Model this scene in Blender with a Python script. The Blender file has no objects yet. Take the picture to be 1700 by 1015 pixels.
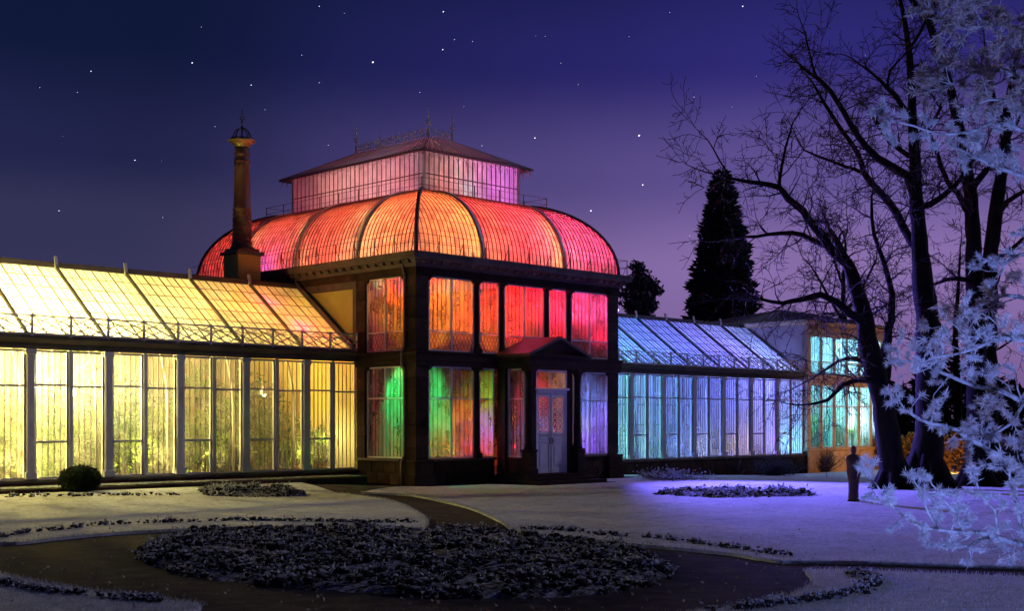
import bpy, math, random
import numpy as np
from mathutils import Vector, Matrix
from mathutils.geometry import delaunay_2d_cdt

random.seed(7)
RNG = np.random.default_rng(7)
scene = bpy.context.scene
COL = scene.collection
R = math.radians

# ------------------------------------------------------------------ camera
CAM = Vector((-27.17, -31.5, 2.07))
F_PX = 2160.0
S2 = 0.5 ** 0.5
FWD = Vector((S2, S2, 0)); RGT = Vector((S2, -S2, 0))
cam_data = bpy.data.cameras.new("camera")
cam_data.sensor_width = 36.0
cam_data.lens = F_PX / 1700.0 * 36.0
cam_data.shift_y = (700.0 - 507.5) / 1700.0
cam_data.clip_start = 0.1
cam_data.clip_end = 9000.0
cam = bpy.data.objects.new("camera", cam_data)
COL.objects.link(cam)
cam.location = CAM
cam.rotation_euler = (R(90), 0, R(-45))
scene.camera = cam

# ------------------------------------------------------------------ world: clear winter night, violet city glow low in the sky
world = bpy.data.worlds.new("World")
scene.world = world
world.use_nodes = True
wn = world.node_tree.nodes; wl = world.node_tree.links
wn.clear()
def wnode(t, **kw):
    n = wn.new(t)
    for k, v in kw.items(): setattr(n, k, v)
    return n
w_out = wnode('ShaderNodeOutputWorld')
w_bg = wnode('ShaderNodeBackground')
w_tc = wnode('ShaderNodeTexCoord')
w_sep = wnode('ShaderNodeSeparateXYZ')
wl.new(w_tc.outputs['Generated'], w_sep.inputs[0])
w_ramp_l = wnode('ShaderNodeValToRGB'); w_ramp_r = wnode('ShaderNodeValToRGB')
def set_ramp(n, stops):
    el = n.color_ramp.elements
    while len(el) > 1: el.remove(el[-1])
    el[0].position = stops[0][0]; el[0].color = (*stops[0][1], 1)
    for p, c in stops[1:]:
        e = el.new(p); e.color = (*c, 1)
    n.color_ramp.interpolation = 'EASE'
set_ramp(w_ramp_l, [(0.0, (.050, .046, .110)), (.15, (.031, .031, .086)), (.195, (.0150, .0170, .066)), (.275, (.0050, .0092, .041)), (1.0, (.003, .0055, .026))])
set_ramp(w_ramp_r, [(0.0, (.150, .085, .230)), (.055, (.215, .130, .340)), (.115, (.245, .155, .400)), (.185, (.112, .080, .280)), (.265, (.026, .021, .165)), (.34, (.012, .013, .095)), (1.0, (.004, .006, .030))])
for r in (w_ramp_l, w_ramp_r): wl.new(w_sep.outputs['Z'], r.inputs[0])
# azimuth: the glow lies over the town, to the right of the glasshouse, and fades smoothly all the way round
w_dot = wnode('ShaderNodeVectorMath', operation='DOT_PRODUCT')
wl.new(w_tc.outputs['Generated'], w_dot.inputs[0])
gd = (FWD * .55 + RGT * .83).normalized()
w_dot.inputs[1].default_value = gd
w_az = wnode('ShaderNodeMapRange'); w_az.interpolation_type = 'SMOOTHSTEP'
wl.new(w_dot.outputs['Value'], w_az.inputs['Value'])
w_az.inputs['From Min'].default_value = .28; w_az.inputs['From Max'].default_value = .70
w_nz = wnode('ShaderNodeTexNoise'); w_nz.inputs['Scale'].default_value = 4.0; w_nz.inputs['Detail'].default_value = 5
wl.new(w_tc.outputs['Generated'], w_nz.inputs['Vector'])
w_nm = wnode('ShaderNodeMapRange')
wl.new(w_nz.outputs['Fac'], w_nm.inputs['Value'])
w_nm.inputs['To Min'].default_value = .70; w_nm.inputs['To Max'].default_value = 1.30
w_mix = wnode('ShaderNodeMixRGB')
wl.new(w_az.outputs[0], w_mix.inputs[0]); wl.new(w_ramp_l.outputs[0], w_mix.inputs[1]); wl.new(w_ramp_r.outputs[0], w_mix.inputs[2])
w_mul = wnode('ShaderNodeMixRGB', blend_type='MULTIPLY'); w_mul.inputs[0].default_value = 1
wl.new(w_mix.outputs[0], w_mul.inputs[1]); wl.new(w_nm.outputs[0], w_mul.inputs[2])
w_sky = wnode('ShaderNodeTexSky'); w_sky.sky_type = 'NISHITA'; w_sky.sun_disc = False
w_sky.sun_elevation = R(-4); w_sky.sun_rotation = R(100)
w_add = wnode('ShaderNodeMixRGB', blend_type='ADD'); w_add.inputs[0].default_value = .006
wl.new(w_mul.outputs[0], w_add.inputs[1]); wl.new(w_sky.outputs[0], w_add.inputs[2])
wl.new(w_add.outputs[0], w_bg.inputs[0]); w_bg.inputs[1].default_value = 1.0
wl.new(w_bg.outputs[0], w_out.inputs[0])

# ------------------------------------------------------------------ moon (the one sun lamp)
moon = bpy.data.lights.new("moon", 'SUN')
moon.energy = .42; moon.angle = R(.6); moon.color = (.74, .72, 1.0)
moon_o = bpy.data.objects.new("moon", moon); COL.objects.link(moon_o)
moon_from = (RGT * 1.0 + FWD * .32 + Vector((0, 0, .66))).normalized()
moon_o.rotation_euler = moon_from.to_track_quat('Z', 'Y').to_euler()

scene.view_settings.view_transform = 'Standard'
scene.view_settings.look = 'None'
scene.view_settings.exposure = 0
scene.view_settings.gamma = 1
scene.view_settings.use_curve_mapping = False
scene.render.engine = 'CYCLES'
scene.cycles.use_denoising = True
scene.cycles.max_bounces = 5
scene.cycles.diffuse_bounces = 3
scene.cycles.transmission_bounces = 4
scene.cycles.transparent_max_bounces = 10
scene.cycles.sample_clamp_indirect = 4.0
scene.cycles.caustics_reflective = False
scene.cycles.caustics_refractive = False

# ------------------------------------------------------------------ helpers
WL = {}            # world location of each empty / object used as parent (no rotations anywhere above a part)
def link(o, parent=None, loc=None):
    COL.objects.link(o)
    if loc is not None: o.location = loc
    if parent is not None:
        o.parent = parent
        o.matrix_parent_inverse = Matrix.Translation(-WL[parent.name])
    WL[o.name] = Vector(o.location)
    return o
def tag(o, label=None, cat=None, group=None, kind=None):
    if label: o["label"] = label
    if cat: o["category"] = cat
    if group: o["group"] = group
    if kind: o["kind"] = kind
    return o
def thing(name, loc, label, cat, group=None):
    o = bpy.data.objects.new(name, None)
    o.empty_display_size = .3
    link(o, None, Vector(loc))
    return tag(o, label, cat, group)
def mesh_np(name, verts, faces, smooth=False):
    me = bpy.data.meshes.new(name)
    verts = np.asarray(verts, np.float32); faces = np.asarray(faces, np.int32)
    k = faces.shape[1]
    me.vertices.add(len(verts)); me.vertices.foreach_set('co', verts.ravel())
    me.loops.add(faces.size); me.loops.foreach_set('vertex_index', faces.ravel())
    me.polygons.add(len(faces))
    me.polygons.foreach_set('loop_start', np.arange(0, faces.size, k, dtype=np.int32))
    me.polygons.foreach_set('loop_total', np.full(len(faces), k, np.int32))
    if smooth: me.polygons.foreach_set('use_smooth', np.ones(len(faces), bool))
    me.update(calc_edges=True); me.validate()
    return me
class MB:
    def __init__(s): s.v = []; s.f = []; s.sm = []
    def add(s, vs, fs, smooth=False):
        b = len(s.v); s.v.extend(tuple(p) for p in vs)
        s.f.extend(tuple(i + b for i in f) for f in fs); s.sm.extend([smooth] * len(fs))
    def box(s, x0, x1, y0, y1, z0, z1):
        s.add([(x0,y0,z0),(x1,y0,z0),(x1,y1,z0),(x0,y1,z0),(x0,y0,z1),(x1,y0,z1),(x1,y1,z1),(x0,y1,z1)],
              [(0,3,2,1),(4,5,6,7),(0,1,5,4),(1,2,6,5),(2,3,7,6),(3,0,4,7)])
    def bevbox(s, x0, x1, y0, y1, z0, z1, b=.015):
        # chamfered top/bottom edges: an octagonal-section block
        m = [(x0+b,y0),(x1-b,y0),(x1,y0+b),(x1,y1-b),(x1-b,y1),(x0+b,y1),(x0,y1-b),(x0,y0+b)]
        cx, cy = (x0+x1)/2, (y0+y1)/2
        kx, ky = 1-2*b/(x1-x0), 1-2*b/(y1-y0)
        sh = [(cx+(x-cx)*kx, cy+(y-cy)*ky) for x, y in m]
        vs = [(x,y,z0) for x,y in sh]+[(x,y,z0+b) for x,y in m]+[(x,y,z1-b) for x,y in m]+[(x,y,z1) for x,y in sh]
        fs = [tuple(range(7,-1,-1)), tuple(range(24,32))]
        for k in range(3):
            for i in range(8): fs.append((k*8+i, k*8+(i+1)%8, k*8+8+(i+1)%8, k*8+8+i))
        s.add(vs, fs)
    def quad(s, a, b, c, d): s.add([a,b,c,d], [(0,1,2,3)])
    def bar(s, p, q, w, h=None, up=(0,0,1)):
        p = Vector(p); q = Vector(q); h = h or w
        d = q - p
        if d.length < 1e-6: return
        d.normalize(); u = Vector(up)
        if abs(d.dot(u)) > .98: u = Vector((1,0,0))
        a = d.cross(u).normalized() * (w/2); c = a.cross(d).normalized() * (h/2)
        vs = [p-a-c,p+a-c,p+a+c,p-a+c,q-a-c,q+a-c,q+a+c,q-a+c]
        s.add(vs, [(0,3,2,1),(4,5,6,7),(0,1,5,4),(1,2,6,5),(2,3,7,6),(3,0,4,7)])
    def tube(s, pts, rad, n=6, cap=True):
        pts = [Vector(p) for p in pts]
        if not hasattr(rad, '__len__'): rad = [rad]*len(pts)
        ring = []; vs = []
        prev = None
        for i, p in enumerate(pts):
            d = (pts[min(i+1,len(pts)-1)] - pts[max(i-1,0)])
            d = d.normalized() if d.length > 1e-9 else Vector((0,0,1))
            if prev is None:
                u = Vector((0,0,1)) if abs(d.z) < .9 else Vector((1,0,0))
                a = d.cross(u).normalized()
            else:
                a = (prev - d*prev.dot(d))
                a = a.normalized() if a.length > 1e-6 else d.orthogonal().normalized()
            prev = a; b = d.cross(a)
            for k in range(n):
                t = 2*math.pi*k/n
                vs.append(p + (a*math.cos(t) + b*math.sin(t))*rad[i])
        fs = []
        for i in range(len(pts)-1):
            for k in range(n): fs.append((i*n+k, i*n+(k+1)%n, (i+1)*n+(k+1)%n, (i+1)*n+k))
        if cap and n > 3:
            fs.append(tuple(range(n-1,-1,-1))); fs.append(tuple((len(pts)-1)*n+k for k in range(n)))
        s.add(vs, fs, True)
    def lathe(s, prof, cx, cy, n=20, cap=True):
        vs = []; fs = []
        for r, z in prof:
            for k in range(n):
                t = 2*math.pi*k/n; vs.append((cx+r*math.cos(t), cy+r*math.sin(t), z))
        for i in range(len(prof)-1):
            for k in range(n): fs.append((i*n+k, i*n+(k+1)%n, (i+1)*n+(k+1)%n, (i+1)*n+k))
        if cap: fs.append(tuple(range(n-1,-1,-1))); fs.append(tuple((len(prof)-1)*n+k for k in range(n)))
        s.add(vs, fs, True)
    def sweep(s, x0, x1, y0, y1, prof):
        # moulding swept round a rectangle; prof = (outset, z)
        vs = []
        for o, z in prof: vs += [(x0-o,y0-o,z),(x1+o,y0-o,z),(x1+o,y1+o,z),(x0-o,y1+o,z)]
        fs = []
        for i in range(len(prof)-1):
            for k in range(4): fs.append((i*4+k, i*4+(k+1)%4, (i+1)*4+(k+1)%4, (i+1)*4+k))
        s.add(vs, fs)
    def mesh(s, name):
        me = bpy.data.meshes.new(name); me.from_pydata(s.v, [], s.f)
        me.polygons.foreach_set('use_smooth', s.sm); me.update()
        return me
    def build(s, name, mat, parent=None, kind=None, loc=(0,0,0)):
        me = s.mesh(name); me.materials.append(mat)
        o = bpy.data.objects.new(name, me)
        link(o, parent, Vector(loc))
        if kind: o["kind"] = kind
        return o
def obj(name, me, mat=None, parent=None, loc=(0,0,0), kind=None, rz=0, scale=None):
    if mat is not None and not me.materials: me.materials.append(mat)
    o = bpy.data.objects.new(name, me)
    link(o, parent, Vector(loc))
    if rz: o.rotation_euler.z = rz
    if scale is not None: o.scale = scale
    if kind: o["kind"] = kind
    return o
def at(x, y, Z):
    return CAM + FWD*Z + RGT*((x-850)/F_PX*Z) + Vector((0,0,(700-y)/F_PX*Z))
def sstep(a, b, x):
    t = min(1, max(0, (x-a)/(b-a))); return t*t*(3-2*t)
def gz(x, y):
    # the park falls gently to the right and rises to a low bank along the left wing
    return -.40*sstep(8, 26, x) + .20*sstep(-4.5, 1.2, y)*sstep(1.0, -4.0, x)
def ground_at(x, y):
    z = 0
    for _ in range(8):
        d = FWD + RGT*((x-850)/F_PX) + Vector((0,0,(700-y)/F_PX))
        p = CAM + d*((z-CAM.z)/d.z); z = gz(p.x, p.y)
    return p

# ------------------------------------------------------------------ materials
def mat_new(name):
    m = bpy.data.materials.new(name); m.use_nodes = True
    nt = m.node_tree; nt.nodes.clear()
    return m, nt.nodes, nt.links
def noise(nd, lk, scale, detail=4, rough=.6, stretch=None, coord='pos'):
    n = nd.new('ShaderNodeTexNoise'); n.inputs['Scale'].default_value = scale
    n.inputs['Detail'].default_value = detail; n.inputs['Roughness'].default_value = rough
    if coord == 'pos':
        g = nd.new('ShaderNodeNewGeometry'); src = g.outputs['Position']
    else:
        g = nd.new('ShaderNodeTexCoord'); src = g.outputs['Object']
    if stretch:
        mp = nd.new('ShaderNodeMapping'); mp.inputs['Scale'].default_value = stretch
        lk.new(src, mp.inputs[0]); src = mp.outputs[0]
    lk.new(src, n.inputs['Vector'])
    return n
def ramp(nd, lk, src, stops):
    r = nd.new('ShaderNodeValToRGB'); el = r.color_ramp.elements
    while len(el) > 1: el.remove(el[-1])
    el[0].position = stops[0][0]; c = stops[0][1]; el[0].color = (*c, 1) if len(c) == 3 else c
    for p, c in stops[1:]:
        e = el.new(p); e.color = (*c, 1)
    lk.new(src, r.inputs[0]); return r
def simple(name, c0, c1, scale=3, rough=.75, metallic=0, bump=.0, bscale=30, stretch=None, detail=5, lo=.3, hi=.7, frost=0.0):
    m, nd, lk = mat_new(name)
    out = nd.new('ShaderNodeOutputMaterial'); p = nd.new('ShaderNodeBsdfPrincipled')
    n = noise(nd, lk, scale, detail, .62, stretch)
    r = ramp(nd, lk, n.outputs['Fac'], [(lo, c0), (hi, c1)])
    colsrc = r.outputs[0]
    if frost > 0:     # hoar frost lying on upward faces
        g = nd.new('ShaderNodeNewGeometry'); sp = nd.new('ShaderNodeSeparateXYZ'); lk.new(g.outputs['Normal'], sp.inputs[0])
        n2 = noise(nd, lk, 9, 4, .7)
        ad = nd.new('ShaderNodeMath'); ad.operation = 'MULTIPLY_ADD'
        lk.new(n2.outputs['Fac'], ad.inputs[0]); ad.inputs[1].default_value = 1.5; lk.new(sp.outputs['Z'], ad.inputs[2])
        mr = nd.new('ShaderNodeMapRange'); mr.inputs['From Min'].default_value = 1.75 - frost; mr.inputs['From Max'].default_value = 2.15 - frost
        lk.new(ad.outputs[0], mr.inputs['Value'])
        mx = nd.new('ShaderNodeMixRGB'); lk.new(mr.outputs[0], mx.inputs[0]); lk.new(colsrc, mx.inputs[1]); mx.inputs[2].default_value = (.60, .63, .70, 1)
        colsrc = mx.outputs[0]
    lk.new(colsrc, p.inputs['Base Color'])
    p.inputs['Roughness'].default_value = rough; p.inputs['Metallic'].default_value = metallic
    if rough >= .9: p.inputs['Specular IOR Level'].default_value = .15
    if bump:
        nb = noise(nd, lk, bscale, 5, .65, stretch)
        b = nd.new('ShaderNodeBump'); b.inputs['Strength'].default_value = bump; b.inputs['Distance'].default_value = .02
        lk.new(nb.outputs['Fac'], b.inputs['Height']); lk.new(b.outputs[0], p.inputs['Normal'])
    lk.new(p.outputs[0], out.inputs[0])
    return m
def glass(name, fog_lo, fog_hi, tint=(.92,.92,.90), gloss=.05, fscale=1.3, streak=True, grough=.12, island=False):
    # damp, slightly sooty greenhouse glass: part clear, part scattering film
    m, nd, lk = mat_new(name)
    out = nd.new('ShaderNodeOutputMaterial')
    tr = nd.new('ShaderNodeBsdfTransparent'); tr.inputs[0].default_value = (.93,.95,.93,1)
    tl = nd.new('ShaderNodeBsdfTranslucent')
    gl = nd.new('ShaderNodeBsdfGlossy'); gl.inputs['Roughness'].default_value = grough; gl.inputs[0].default_value = (.8,.8,.8,1)
    n = noise(nd, lk, fscale, 5, .65)
    oi = nd.new('ShaderNodeObjectInfo')
    nadd = nd.new('ShaderNodeMath'); nadd.operation = 'MULTIPLY_ADD'
    lk.new(oi.outputs['Random'], nadd.inputs[0]); nadd.inputs[1].default_value = .22; lk.new(n.outputs['Fac'], nadd.inputs[2])
    src = nadd.outputs[0]
    if streak:      # condensation running down the panes
        n2 = noise(nd, lk, 14, 3, .6, (1, 1, .06))
        a2 = nd.new('ShaderNodeMath'); a2.operation = 'MULTIPLY_ADD'
        lk.new(n2.outputs['Fac'], a2.inputs[0]); a2.inputs[1].default_value = .20; lk.new(src, a2.inputs[2]); src = a2.outputs[0]
    mr = nd.new('ShaderNodeMapRange'); mr.inputs['From Min'].default_value = .35; mr.inputs['From Max'].default_value = 1.0
    mr.inputs['To Min'].default_value = fog_lo; mr.inputs['To Max'].default_value = fog_hi
    lk.new(src, mr.inputs['Value'])
    nc = noise(nd, lk, 2.2, 4, .7)
    rc = ramp(nd, lk, nc.outputs['Fac'], [(.3, tuple(c*.72 for c in tint)), (.65, tint)])
    lk.new(rc.outputs[0], tl.inputs[0])
    if island:       # dirt differs from pane to pane
        gi = nd.new('ShaderNodeNewGeometry'); ri = ramp(nd, lk, gi.outputs['Random Per Island'], [(0, (.50,.47,.45)), (.25, (.82,.80,.78)), (1, (1,1,1))])
        mi = nd.new('ShaderNodeMixRGB'); mi.blend_type = 'MULTIPLY'; mi.inputs[0].default_value = 1
        lk.new(rc.outputs[0], mi.inputs[1]); lk.new(ri.outputs[0], mi.inputs[2]); lk.new(mi.outputs[0], tl.inputs[0])
    mx = nd.new('ShaderNodeMixShader'); lk.new(mr.outputs[0], mx.inputs[0]); lk.new(tr.outputs[0], mx.inputs[1]); lk.new(tl.outputs[0], mx.inputs[2])
    m2 = nd.new('ShaderNodeMixShader'); m2.inputs[0].default_value = gloss; lk.new(mx.outputs[0], m2.inputs[1]); lk.new(gl.outputs[0], m2.inputs[2])
    lk.new(m2.outputs[0], out.inputs[0])
    return m
def leafmat(name, c0, c1, scale=6, transl=.35, frost=0.0):
    m, nd, lk = mat_new(name)
    out = nd.new('ShaderNodeOutputMaterial')
    d = nd.new('ShaderNodeBsdfDiffuse'); t = nd.new('ShaderNodeBsdfTranslucent')
    n = noise(nd, lk, scale, 3)
    r = ramp(nd, lk, n.outputs['Fac'], [(.3, c0), (.7, c1)])
    src = r.outputs[0]
    if frost:
        n2 = noise(nd, lk, 22, 3, .7)
        mr = nd.new('ShaderNodeMapRange'); mr.inputs['From Min'].default_value = .62 - frost*.5; mr.inputs['From Max'].default_value = .82 - frost*.5
        lk.new(n2.outputs['Fac'], mr.inputs['Value'])
        mx = nd.new('ShaderNodeMixRGB'); lk.new(mr.outputs[0], mx.inputs[0]); lk.new(src, mx.inputs[1]); mx.inputs[2].default_value = (.62, .66, .75, 1)
        src = mx.outputs[0]
    lk.new(src, d.inputs[0]); lk.new(src, t.inputs[0])
    mx = nd.new('ShaderNodeMixShader'); mx.inputs[0].default_value = transl
    lk.new(d.outputs[0], mx.inputs[1]); lk.new(t.outputs[0], mx.inputs[2]); lk.new(mx.outputs[0], out.inputs[0])
    return m
def emis(name, c, s):
    m, nd, lk = mat_new(name)
    out = nd.new('ShaderNodeOutputMaterial'); e = nd.new('ShaderNodeEmission')
    e.inputs[0].default_value = (*c, 1); e.inputs[1].default_value = s
    lk.new(e.outputs[0], out.inputs[0]); return m

M = {}
M['sandstone'] = simple('sooty red sandstone', (.018,.011,.009), (.050,.028,.020), 2.2, .9, bump=.5, bscale=22)
M['sandstone2'] = simple('sooty red sandstone paler block', (.030,.018,.013), (.075,.043,.030), 2.6, .9, bump=.5, bscale=22)
M['mortar'] = simple('dark mortar', (.028,.022,.019), (.05,.04,.034), 5, .95)
M['cornice'] = simple('weathered cornice stone', (.050,.038,.030), (.11,.085,.066), 1.6, .85, bump=.3, bscale=18)
M['pale_stone'] = simple('pale sandstone', (.36,.29,.20), (.55,.45,.32), 1.8, .85, bump=.3, bscale=18)
M['plaster'] = simple('ochre plaster', (.46,.40,.085), (.58,.51,.14), .9, .9, bump=.15, bscale=14)
M['plaster_pale'] = simple('pale lavender grey plaster', (.40,.37,.38), (.54,.50,.50), .9, .9, bump=.15, bscale=14)
M['cream'] = simple('cream interior plaster', (.46,.43,.36), (.60,.57,.48), .8, .9)
M['floor'] = simple('interior gravel floor', (.10,.085,.06), (.22,.19,.14), 6, .95)
M['iron'] = simple('painted ironwork grey', (.50,.48,.48), (.64,.62,.61), 2.5, .55, bump=.1)
M['iron_dark'] = simple('dark ironwork', (.035,.028,.026), (.075,.06,.055), 3, .5)
M['iron_pale'] = simple('pale painted ironwork', (.58,.55,.54), (.74,.71,.70), 2.5, .5)
M['bar'] = simple('glazing bar paint', (.10,.075,.06), (.17,.13,.10), 3, .6)
M['rib_pale'] = simple('cream painted arch rib', (.55,.50,.42), (.68,.62,.52), 2, .55)
M['roof_metal'] = simple('oxidised roof sheet', (.10,.065,.06), (.20,.13,.115), 1.5, .55, bump=.2)
M['slate_frost'] = simple('frosted slate', (.16,.17,.19), (.34,.36,.40), 2.5, .7, bump=.3)
M['brick'] = simple('brick plinth', (.11,.045,.03), (.20,.085,.055), 4, .9, bump=.4, bscale=30)
M['chimney'] = simple('terracotta chimney', (.075,.03,.022), (.13,.055,.04), 3, .6, bump=.4, bscale=26)
M['brass'] = simple('tarnished brass', (.30,.22,.09), (.42,.32,.14), 4, .4, .5)
M['door_white'] = simple('old white door paint', (.62,.60,.60), (.78,.76,.75), 3, .5, bump=.15, bscale=40)
M['pane'] = glass('damp glass pane', .03, .25)
M['pane_pav'] = glass('damp pavilion pane', .08, .50)
M['pane_far'] = glass('far wing pane', .08, .42)
M['roof_glass'] = glass('frosted roof glass', .40, .92, streak=False)
M['dome_glass'] = glass('fogged dome glass', .60, 1.0, (.96,.92,.90), .03, .9, False, .5, True)
M['lantern_glass'] = glass('fogged lantern glass', .72, 1.0, (.95,.92,.90), .03, 1.1, True, .4)
M['lantern_roof'] = glass('sooty lantern roof glass', .80, 1.0, (.30,.22,.22), .08, 1.5, False, .45)
M['bark'] = simple('dark winter bark', (.006,.005,.005), (.020,.016,.016), 5, .95, bump=.8, bscale=14, stretch=(1,1,.3))
M['twig'] = simple('twig bark', (.030,.024,.026), (.075,.062,.066), 8, .9)
M['frost_bark'] = simple('rime coated bark', (.10,.085,.08), (.46,.48,.54), 9, .9, bump=.5, bscale=30, lo=.36, hi=.56)
M['frost'] = leafmat('hoar frost needles', (.52,.53,.58), (.80,.82,.88), 5, .35)
M['frost_brown'] = leafmat('frosted withered leaves', (.30,.22,.19), (.66,.62,.66), 3, .35)
M['conifer'] = leafmat('dark conifer needles', (.028,.042,.045), (.085,.11,.12), 3, .2)
M['evergreen'] = leafmat('broadleaf evergreen', (.05,.06,.07), (.13,.14,.17), 4, .3)
M['leaf_a'] = leafmat('glasshouse leaf', (.05,.12,.012), (.20,.30,.04), 3, .45)
M['leaf_b'] = leafmat('glasshouse palm leaf', (.06,.13,.02), (.20,.29,.06), 3, .45)
M['leaf_c'] = leafmat('pale glasshouse leaf', (.16,.18,.06), (.34,.36,.14), 3, .5)
M['box'] = leafmat('clipped box leaves', (.012,.020,.010), (.04,.055,.03), 5, .15)
M['bed_leaf'] = leafmat('frosted bed foliage', (.016,.018,.018), (.045,.046,.044), 9, .15, .52)
M['soil'] = simple('frozen soil', (.018,.014,.013), (.055,.044,.038), 7, .95, bump=.9, bscale=30, frost=.12)
M['clod'] = simple('frozen clods', (.016,.012,.011), (.05,.04,.034), 8, .95, bump=.8, bscale=40, frost=.28)
M['bronze'] = simple('dark bronze', (.05,.026,.022), (.11,.055,.045), 6, .5, .4, bump=.4, bscale=20)
M['hedge'] = leafmat('beech hedge leaves', (.12,.07,.025), (.30,.19,.07), 5, .3)
M['trunk_in'] = simple('palm trunk', (.08,.055,.035), (.16,.11,.07), 8, .9)

# ground materials
def ground_mats():
    m, nd, lk = mat_new('frosted lawn')
    out = nd.new('ShaderNodeOutputMaterial'); p = nd.new('ShaderNodeBsdfPrincipled')
    n1 = noise(nd, lk, .55, 5, .6); n2 = noise(nd, lk, 11, 8, .80); n3 = noise(nd, lk, 2.4, 7, .72)  # finer noises: grass flecks in the frost, plus tuft shade painted into the colour
    r1 = ramp(nd, lk, n2.outputs['Fac'], [(.30, (.20,.21,.17)), (.43, (.50,.51,.49)), (.62, (.78,.80,.83))])
    r2 = ramp(nd, lk, n1.outputs['Fac'], [(.30, (.78,.78,.73)), (.60, (1,1,1))])
    r3 = ramp(nd, lk, n3.outputs['Fac'], [(.34, (.48,.46,.40)), (.50, (1,1,1))])
    a = nd.new('ShaderNodeMixRGB'); a.blend_type = 'MULTIPLY'; a.inputs[0].default_value = 1
    lk.new(r1.outputs[0], a.inputs[1]); lk.new(r2.outputs[0], a.inputs[2])
    b = nd.new('ShaderNodeMixRGB'); b.blend_type = 'MULTIPLY'; b.inputs[0].default_value = .8
    lk.new(a.outputs[0], b.inputs[1]); lk.new(r3.outputs[0], b.inputs[2])
    lk.new(b.outputs[0], p.inputs['Base Color']); p.inputs['Roughness'].default_value = .9
    bp = nd.new('ShaderNodeBump'); bp.inputs['Strength'].default_value = .5; bp.inputs['Distance'].default_value = .02
    lk.new(n2.outputs['Fac'], bp.inputs['Height']); lk.new(bp.outputs[0], p.inputs['Normal'])
    lk.new(p.outputs[0], out.inputs[0]); M['lawn'] = m
    m, nd, lk = mat_new('dark gravel path')
    out = nd.new('ShaderNodeOutputMaterial'); p = nd.new('ShaderNodeBsdfPrincipled')
    n1 = noise(nd, lk, 38, 5, .75); n2 = noise(nd, lk, 2.6, 7, .72)
    r1 = ramp(nd, lk, n1.outputs['Fac'], [(.35, (.035,.028,.028)), (.60, (.075,.060,.060)), (.72, (.20,.18,.19))])
    r2 = ramp(nd, lk, n2.outputs['Fac'], [(.34, (.45,.43,.43)), (.52, (.9,.88,.88)), (.70, (1.7,1.65,1.7))])
    a = nd.new('ShaderNodeMixRGB'); a.blend_type = 'MULTIPLY'; a.inputs[0].default_value = 1
    lk.new(r1.outputs[0], a.inputs[1]); lk.new(r2.outputs[0], a.inputs[2]); lk.new(a.outputs[0], p.inputs['Base Color'])
    p.inputs['Roughness'].default_value = 1.0; p.inputs['Specular IOR Level'].default_value = .1
    bp = nd.new('ShaderNodeBump'); bp.inputs['Strength'].default_value = .7; bp.inputs['Distance'].default_value = .012
    lk.new(n1.outputs['Fac'], bp.inputs['Height']); lk.new(bp.outputs[0], p.inputs['Normal'])
    lk.new(p.outputs[0], out.inputs[0]); M['gravel'] = m
ground_mats()
M['grass'] = leafmat('rimed grass blades', (.40,.42,.38), (.74,.76,.80), 7, .35)

# ------------------------------------------------------------------ lights
GAIN = {'wing_lamp': 9.0, 'plant_lamp': 9.0, 'blue_wing_lamp': 13.0, 'roof_lamp': 6.0, 'pavilion_lamp': 11.0, 'lower_hall_lamp': 8.5, 'dome_lamp': 2.6, 'rib_lamp': 9.0, 'lantern_lamp': 2.6, 'end_house_lamp': 7.0}
SAT = {'wing_lamp': 1.25, 'plant_lamp': 1.25, 'blue_wing_lamp': 1.6, 'roof_lamp': 1.3, 'pavilion_lamp': 1.8, 'lower_hall_lamp': 1.7, 'dome_lamp': 1.55, 'rib_lamp': 1.2, 'lantern_lamp': 1.4, 'end_house_lamp': 1.5}
def point(name, loc, color, watts, radius=.06):
    watts *= GAIN.get(name, 1); color = tuple(max(0, c)**SAT.get(name, 1) for c in color)
    l = bpy.data.lights.new(name, 'POINT'); l.energy = watts; l.color = color; l.shadow_soft_size = radius
    o = bpy.data.objects.new(name, l); COL.objects.link(o); o.location = loc
    return o
def spot(name, loc, target, color, watts, angle, blend=.6, radius=.08, parent=None):
    l = bpy.data.lights.new(name, 'SPOT'); l.energy = watts; l.color = color; l.spot_size = R(angle); l.spot_blend = blend; l.shadow_soft_size = radius
    o = bpy.data.objects.new(name, l); link(o, parent, Vector(loc))
    o.rotation_euler = (Vector(loc)-Vector(target)).to_track_quat('Z', 'Y').to_euler()
    return o

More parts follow.
